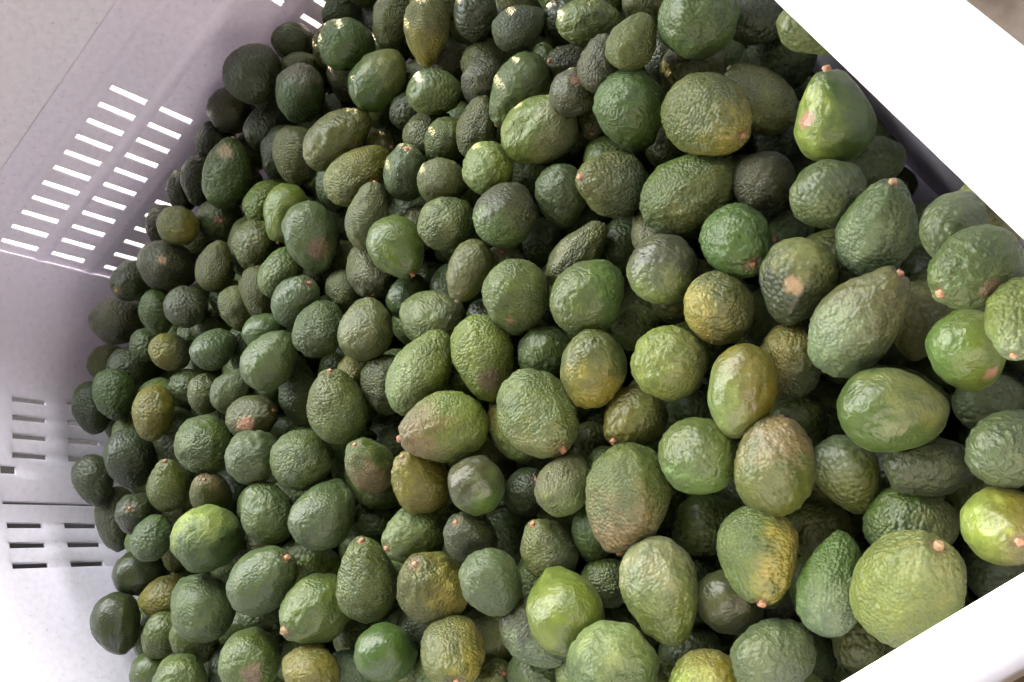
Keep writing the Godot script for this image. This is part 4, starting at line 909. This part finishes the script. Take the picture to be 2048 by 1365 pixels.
	spots.append(Vector3(0.1945,0.3984,0.7864))
	spots.append(Vector3(0.8293,0.4191,0.9659))
	spots.append(Vector3(0.3057,0.3777,0.7977))
	spots.append(Vector3(0.517,0.4123,0.9625))
	spots.append(Vector3(0.1992,0.4191,0.6988))
	spots.append(Vector3(0.1817,0.3846,0.2977))
	spots.append(Vector3(0.8777,0.4329,0.3283))
	spots.append(Vector3(0.4141,0.3984,1.055))
	spots.append(Vector3(0.5701,0.3846,0.4327))
	spots.append(Vector3(0.9361,0.3846,0.7517))
	spots.append(Vector3(0.6178,0.3915,0.9349))
	spots.append(Vector3(0.3627,0.3915,0.7835))
	spots.append(Vector3(0.486,0.4467,0.4423))
	spots.append(Vector3(0.5422,0.3846,0.7929))
	spots.append(Vector3(0.12,0.3915,0.8437))
	spots.append(Vector3(0.4185,0.3915,0.09074))
	spots.append(Vector3(0.06253,0.4191,0.6603))
	spots.append(Vector3(0.4251,0.4398,0.8704))
	spots.append(Vector3(0.7708,0.4191,0.07002))
	spots.append(Vector3(0.7953,0.4467,0.1219))
	spots.append(Vector3(0.8669,0.4467,0.104))
	spots.append(Vector3(0.2469,0.3915,0.6603))
	spots.append(Vector3(0.794,0.3846,0.3919))
	spots.append(Vector3(0.6315,0.3984,0.0384))
	spots.append(Vector3(0.1035,0.4467,0.8442))
	spots.append(Vector3(0.9851,0.4467,0.2038))
	spots.append(Vector3(0.6407,0.4467,0.3611))
	spots.append(Vector3(0.8333,0.3846,0.4668))
	spots.append(Vector3(0.5112,0.4053,0.1086))
	spots.append(Vector3(0.1614,0.4467,0.05261))
	spots.append(Vector3(0.8798,0.4467,0.1754))
	spots.append(Vector3(0.6509,0.4467,0.07614))
	spots.append(Vector3(0.7035,0.4053,0.2356))
	spots.append(Vector3(0.6431,0.4467,0.1433))
	spots.append(Vector3(-0.02268,0.3846,0.8687))
	spots.append(Vector3(0.8265,0.4123,0.1677))
	spots.append(Vector3(0.9238,0.4467,0.02373))
	spots.append(Vector3(1.023,0.3915,0.1312))
	spots.append(Vector3(0.9671,0.4467,0.2707))
	spots.append(Vector3(1.086,0.4467,0.2344))
	spots.append(Vector3(0.9158,0.4123,1.019))
	spots.append(Vector3(0.6068,0.3915,0.7766))
	spots.append(Vector3(1.067,0.3984,0.3157))
	spots.append(Vector3(0.7417,0.4123,0.3881))
	spots.append(Vector3(0.9706,0.4467,0.3684))
	spots.append(Vector3(0.8857,0.4123,0.05839))
	spots.append(Vector3(0.4866,0.4467,0.06202))
	spots.append(Vector3(1.055,0.3984,0.4255))
	spots.append(Vector3(0.4571,0.3777,0.8647))
	spots.append(Vector3(1.038,0.3915,0.5862))
	spots.append(Vector3(0.9445,0.3846,0.3711))
	spots.append(Vector3(0.9475,0.4053,0.2221))
	spots.append(Vector3(0.6776,0.3915,0.09116))
	spots.append(Vector3(0.8356,0.4191,0.4198))
	spots.append(Vector3(0.3391,0.4053,0.04867))
	spots.append(Vector3(0.7371,0.3846,0.5137))
	spots.append(Vector3(0.7608,0.4467,0.1741))
	spots.append(Vector3(1.052,0.4053,0.06347))
	spots.append(Vector3(0.949,0.3915,0.8182))
	spots.append(Vector3(0.7097,0.4191,0.1398))
	spots.append(Vector3(0.7694,0.3777,0.2228))
	spots.append(Vector3(0.7192,0.4467,0.08673))
	spots.append(Vector3(0.8397,0.4053,0.2777))
	spots.append(Vector3(0.4593,0.3846,0.529))
	spots.append(Vector3(0.5531,0.3984,0.02626))
	spots.append(Vector3(0.8205,0.4467,0.06248))
	spots.append(Vector3(-0.01675,0.4467,0.9758))
	spots.append(Vector3(1.125,0.4467,0.02729))
	spots.append(Vector3(0.7258,0.3777,0.06035))
	spots.append(Vector3(0.9196,0.3984,0.1401))
	spots.append(Vector3(0.009832,0.4191,0.8157))
	spots.append(Vector3(1.088,0.3846,0.2248))
	spots.append(Vector3(1.088,0.4467,0.3453))
	spots.append(Vector3(0.02893,0.3984,0.5369))
	spots.append(Vector3(1.128,0.3846,0.1541))
	spots.append(Vector3(0.04868,0.3984,0.9355))
	spots.append(Vector3(-0.01527,0.4467,0.8876))
	spots.append(Vector3(0.4454,0.4053,0.6654))
	spots.append(Vector3(0.8282,0.3846,0.04833))
	spots.append(Vector3(1.092,0.4467,0.09208))
	spots.append(Vector3(0.2504,0.3846,0.8577))
	spots.append(Vector3(0.1959,0.3984,0.9338))
	spots.append(Vector3(0.396,0.4123,0.5192))
	spots.append(Vector3(0.1982,0.4467,1.05))
	spots.append(Vector3(0.112,0.4123,0.9917))
	spots.append(Vector3(0.09142,0.4123,0.8852))
	spots.append(Vector3(0.7553,0.3846,0.1346))
	spots.append(Vector3(1.136,0.3846,0.04692))
	spots.append(Vector3(0.1064,0.4467,0.942))
	spots.append(Vector3(0.03842,0.4467,0.8723))
	spots.append(Vector3(1.012,0.3984,0.2246))
	spots.append(Vector3(0.5687,0.3915,0.1579))
	spots.append(Vector3(0.2064,0.4467,0.9784))
	spots.append(Vector3(0.5884,0.426,0.07218))
	spots.append(Vector3(0.0299,0.4467,1.049))
	spots.append(Vector3(0.1741,0.3915,1.014))
	spots.append(Vector3(1.034,0.3846,0.6506))
	spots.append(Vector3(0.4513,0.4053,0.02511))
	spots.append(Vector3(0.003739,0.3915,0.9861))
	spots.append(Vector3(0.9634,0.4191,0.3234))
	spots.append(Vector3(1.136,0.4467,0.3051))
	spots.append(Vector3(0.8926,0.4467,0.2565))
	spots.append(Vector3(0.09983,0.4329,1.057))
	spots.append(Vector3(0.3346,0.3777,0.5419))
	spots.append(Vector3(0.0006294,0.4329,0.7541))
	spots.append(Vector3(0.1049,0.3777,0.6832))
	spots.append(Vector3(1.022,0.4467,0.1056))
	spots.append(Vector3(0.6655,0.4053,0.7566))
	spots.append(Vector3(0.01463,0.3915,0.6044))
	spots.append(Vector3(1.03,0.4467,0.3034))
	spots.append(Vector3(0.3456,0.3846,0.625))
	spots.append(Vector3(0.1681,0.3777,0.4055))
	spots.append(Vector3(0.9805,0.4191,0.4864))
	spots.append(Vector3(0.7436,0.3846,0.6879))
	spots.append(Vector3(0.9057,0.3984,0.9226))
	spots.append(Vector3(-0.002239,0.3915,0.03611))
	spots.append(Vector3(1.144,0.4053,0.2237))
	spots.append(Vector3(0.2262,0.3915,1.051))
	spots.append(Vector3(0.543,0.4398,0.6682))
	spots.append(Vector3(0.4118,0.4467,0.0598))
	spots.append(Vector3(0.6899,0.3777,0.9587))
	spots.append(Vector3(1.135,0.4467,0.1755))
	spots.append(Vector3(0.3038,0.3777,0.4184))
	spots.append(Vector3(1.043,0.3984,0.7893))
	spots.append(Vector3(0.04695,0.4467,0.9728))
	spots.append(Vector3(0.7733,0.4053,1.02))
	spots.append(Vector3(0.558,0.4123,0.8903))
	spots.append(Vector3(0.7539,0.4053,0.2816))
	spots.append(Vector3(1.128,0.4191,0.3893))
	spots.append(Vector3(0.6638,0.426,0.1922))
	spots.append(Vector3(0.8457,0.3846,1.04))
	spots.append(Vector3(1.049,0.4467,0.168))
	spots.append(Vector3(0.877,0.3915,0.3782))
	spots.append(Vector3(0.07954,0.3846,0.17))
	spots.append(Vector3(0.7165,0.4467,0.02343))
	spots.append(Vector3(0.8059,0.3915,0.8435))
	spots.append(Vector3(0.9901,0.4398,0.02572))
	spots.append(Vector3(0.03565,0.3846,1.047))
	spots.append(Vector3(0.9297,0.3846,0.607))
	spots.append(Vector3(-0.02237,0.4467,0.5819))
	spots.append(Vector3(0.3435,0.3915,0.9289))
	spots.append(Vector3(0.1194,0.3777,1.05))
	spots.append(Vector3(0.817,0.4467,0.2357))
	spots.append(Vector3(0.6397,0.3777,0.1538))
	spots.append(Vector3(0.9437,0.4467,0.1048))
	spots.append(Vector3(0.4534,0.3915,0.7417))
	spots.append(Vector3(-0.002293,0.426,0.6685))
	spots.append(Vector3(0.7726,0.4398,0.9649))
	spots.append(Vector3(0.1449,0.4467,1.027))
	for lay in 3:
		var d := 0.745 + 0.052 * lay
		for i in 18:
			for k in 17:
				var x := -0.04 + 0.062 * i + (0.031 if k % 2 else 0.0) + rg.randf_range(-0.008, 0.008)
				var z := 0.025 + 0.056 * k + rg.randf_range(-0.008, 0.008)
				if z > 0.91 or x > 0.985 or x + z > 1.70: continue
				spots.append(w(x, d + rg.randf_range(-0.012, 0.012), z))
	mm.instance_count = spots.size()
	for i in spots.size():
		var b := Basis.from_euler(Vector3(rg.randf() * TAU, rg.randf() * TAU, rg.randf() * TAU))
		mm.set_instance_transform(i, Transform3D(b, spots[i]))
	var o := MultiMeshInstance3D.new()
	o.name = "deeper_avocados"
	o.multimesh = mm
	o.material_override = skins["f"]
	add_child(o)
	tag(o, "dark green avocados deeper in the heap, beneath the top layers", "avocados", "", "stuff")
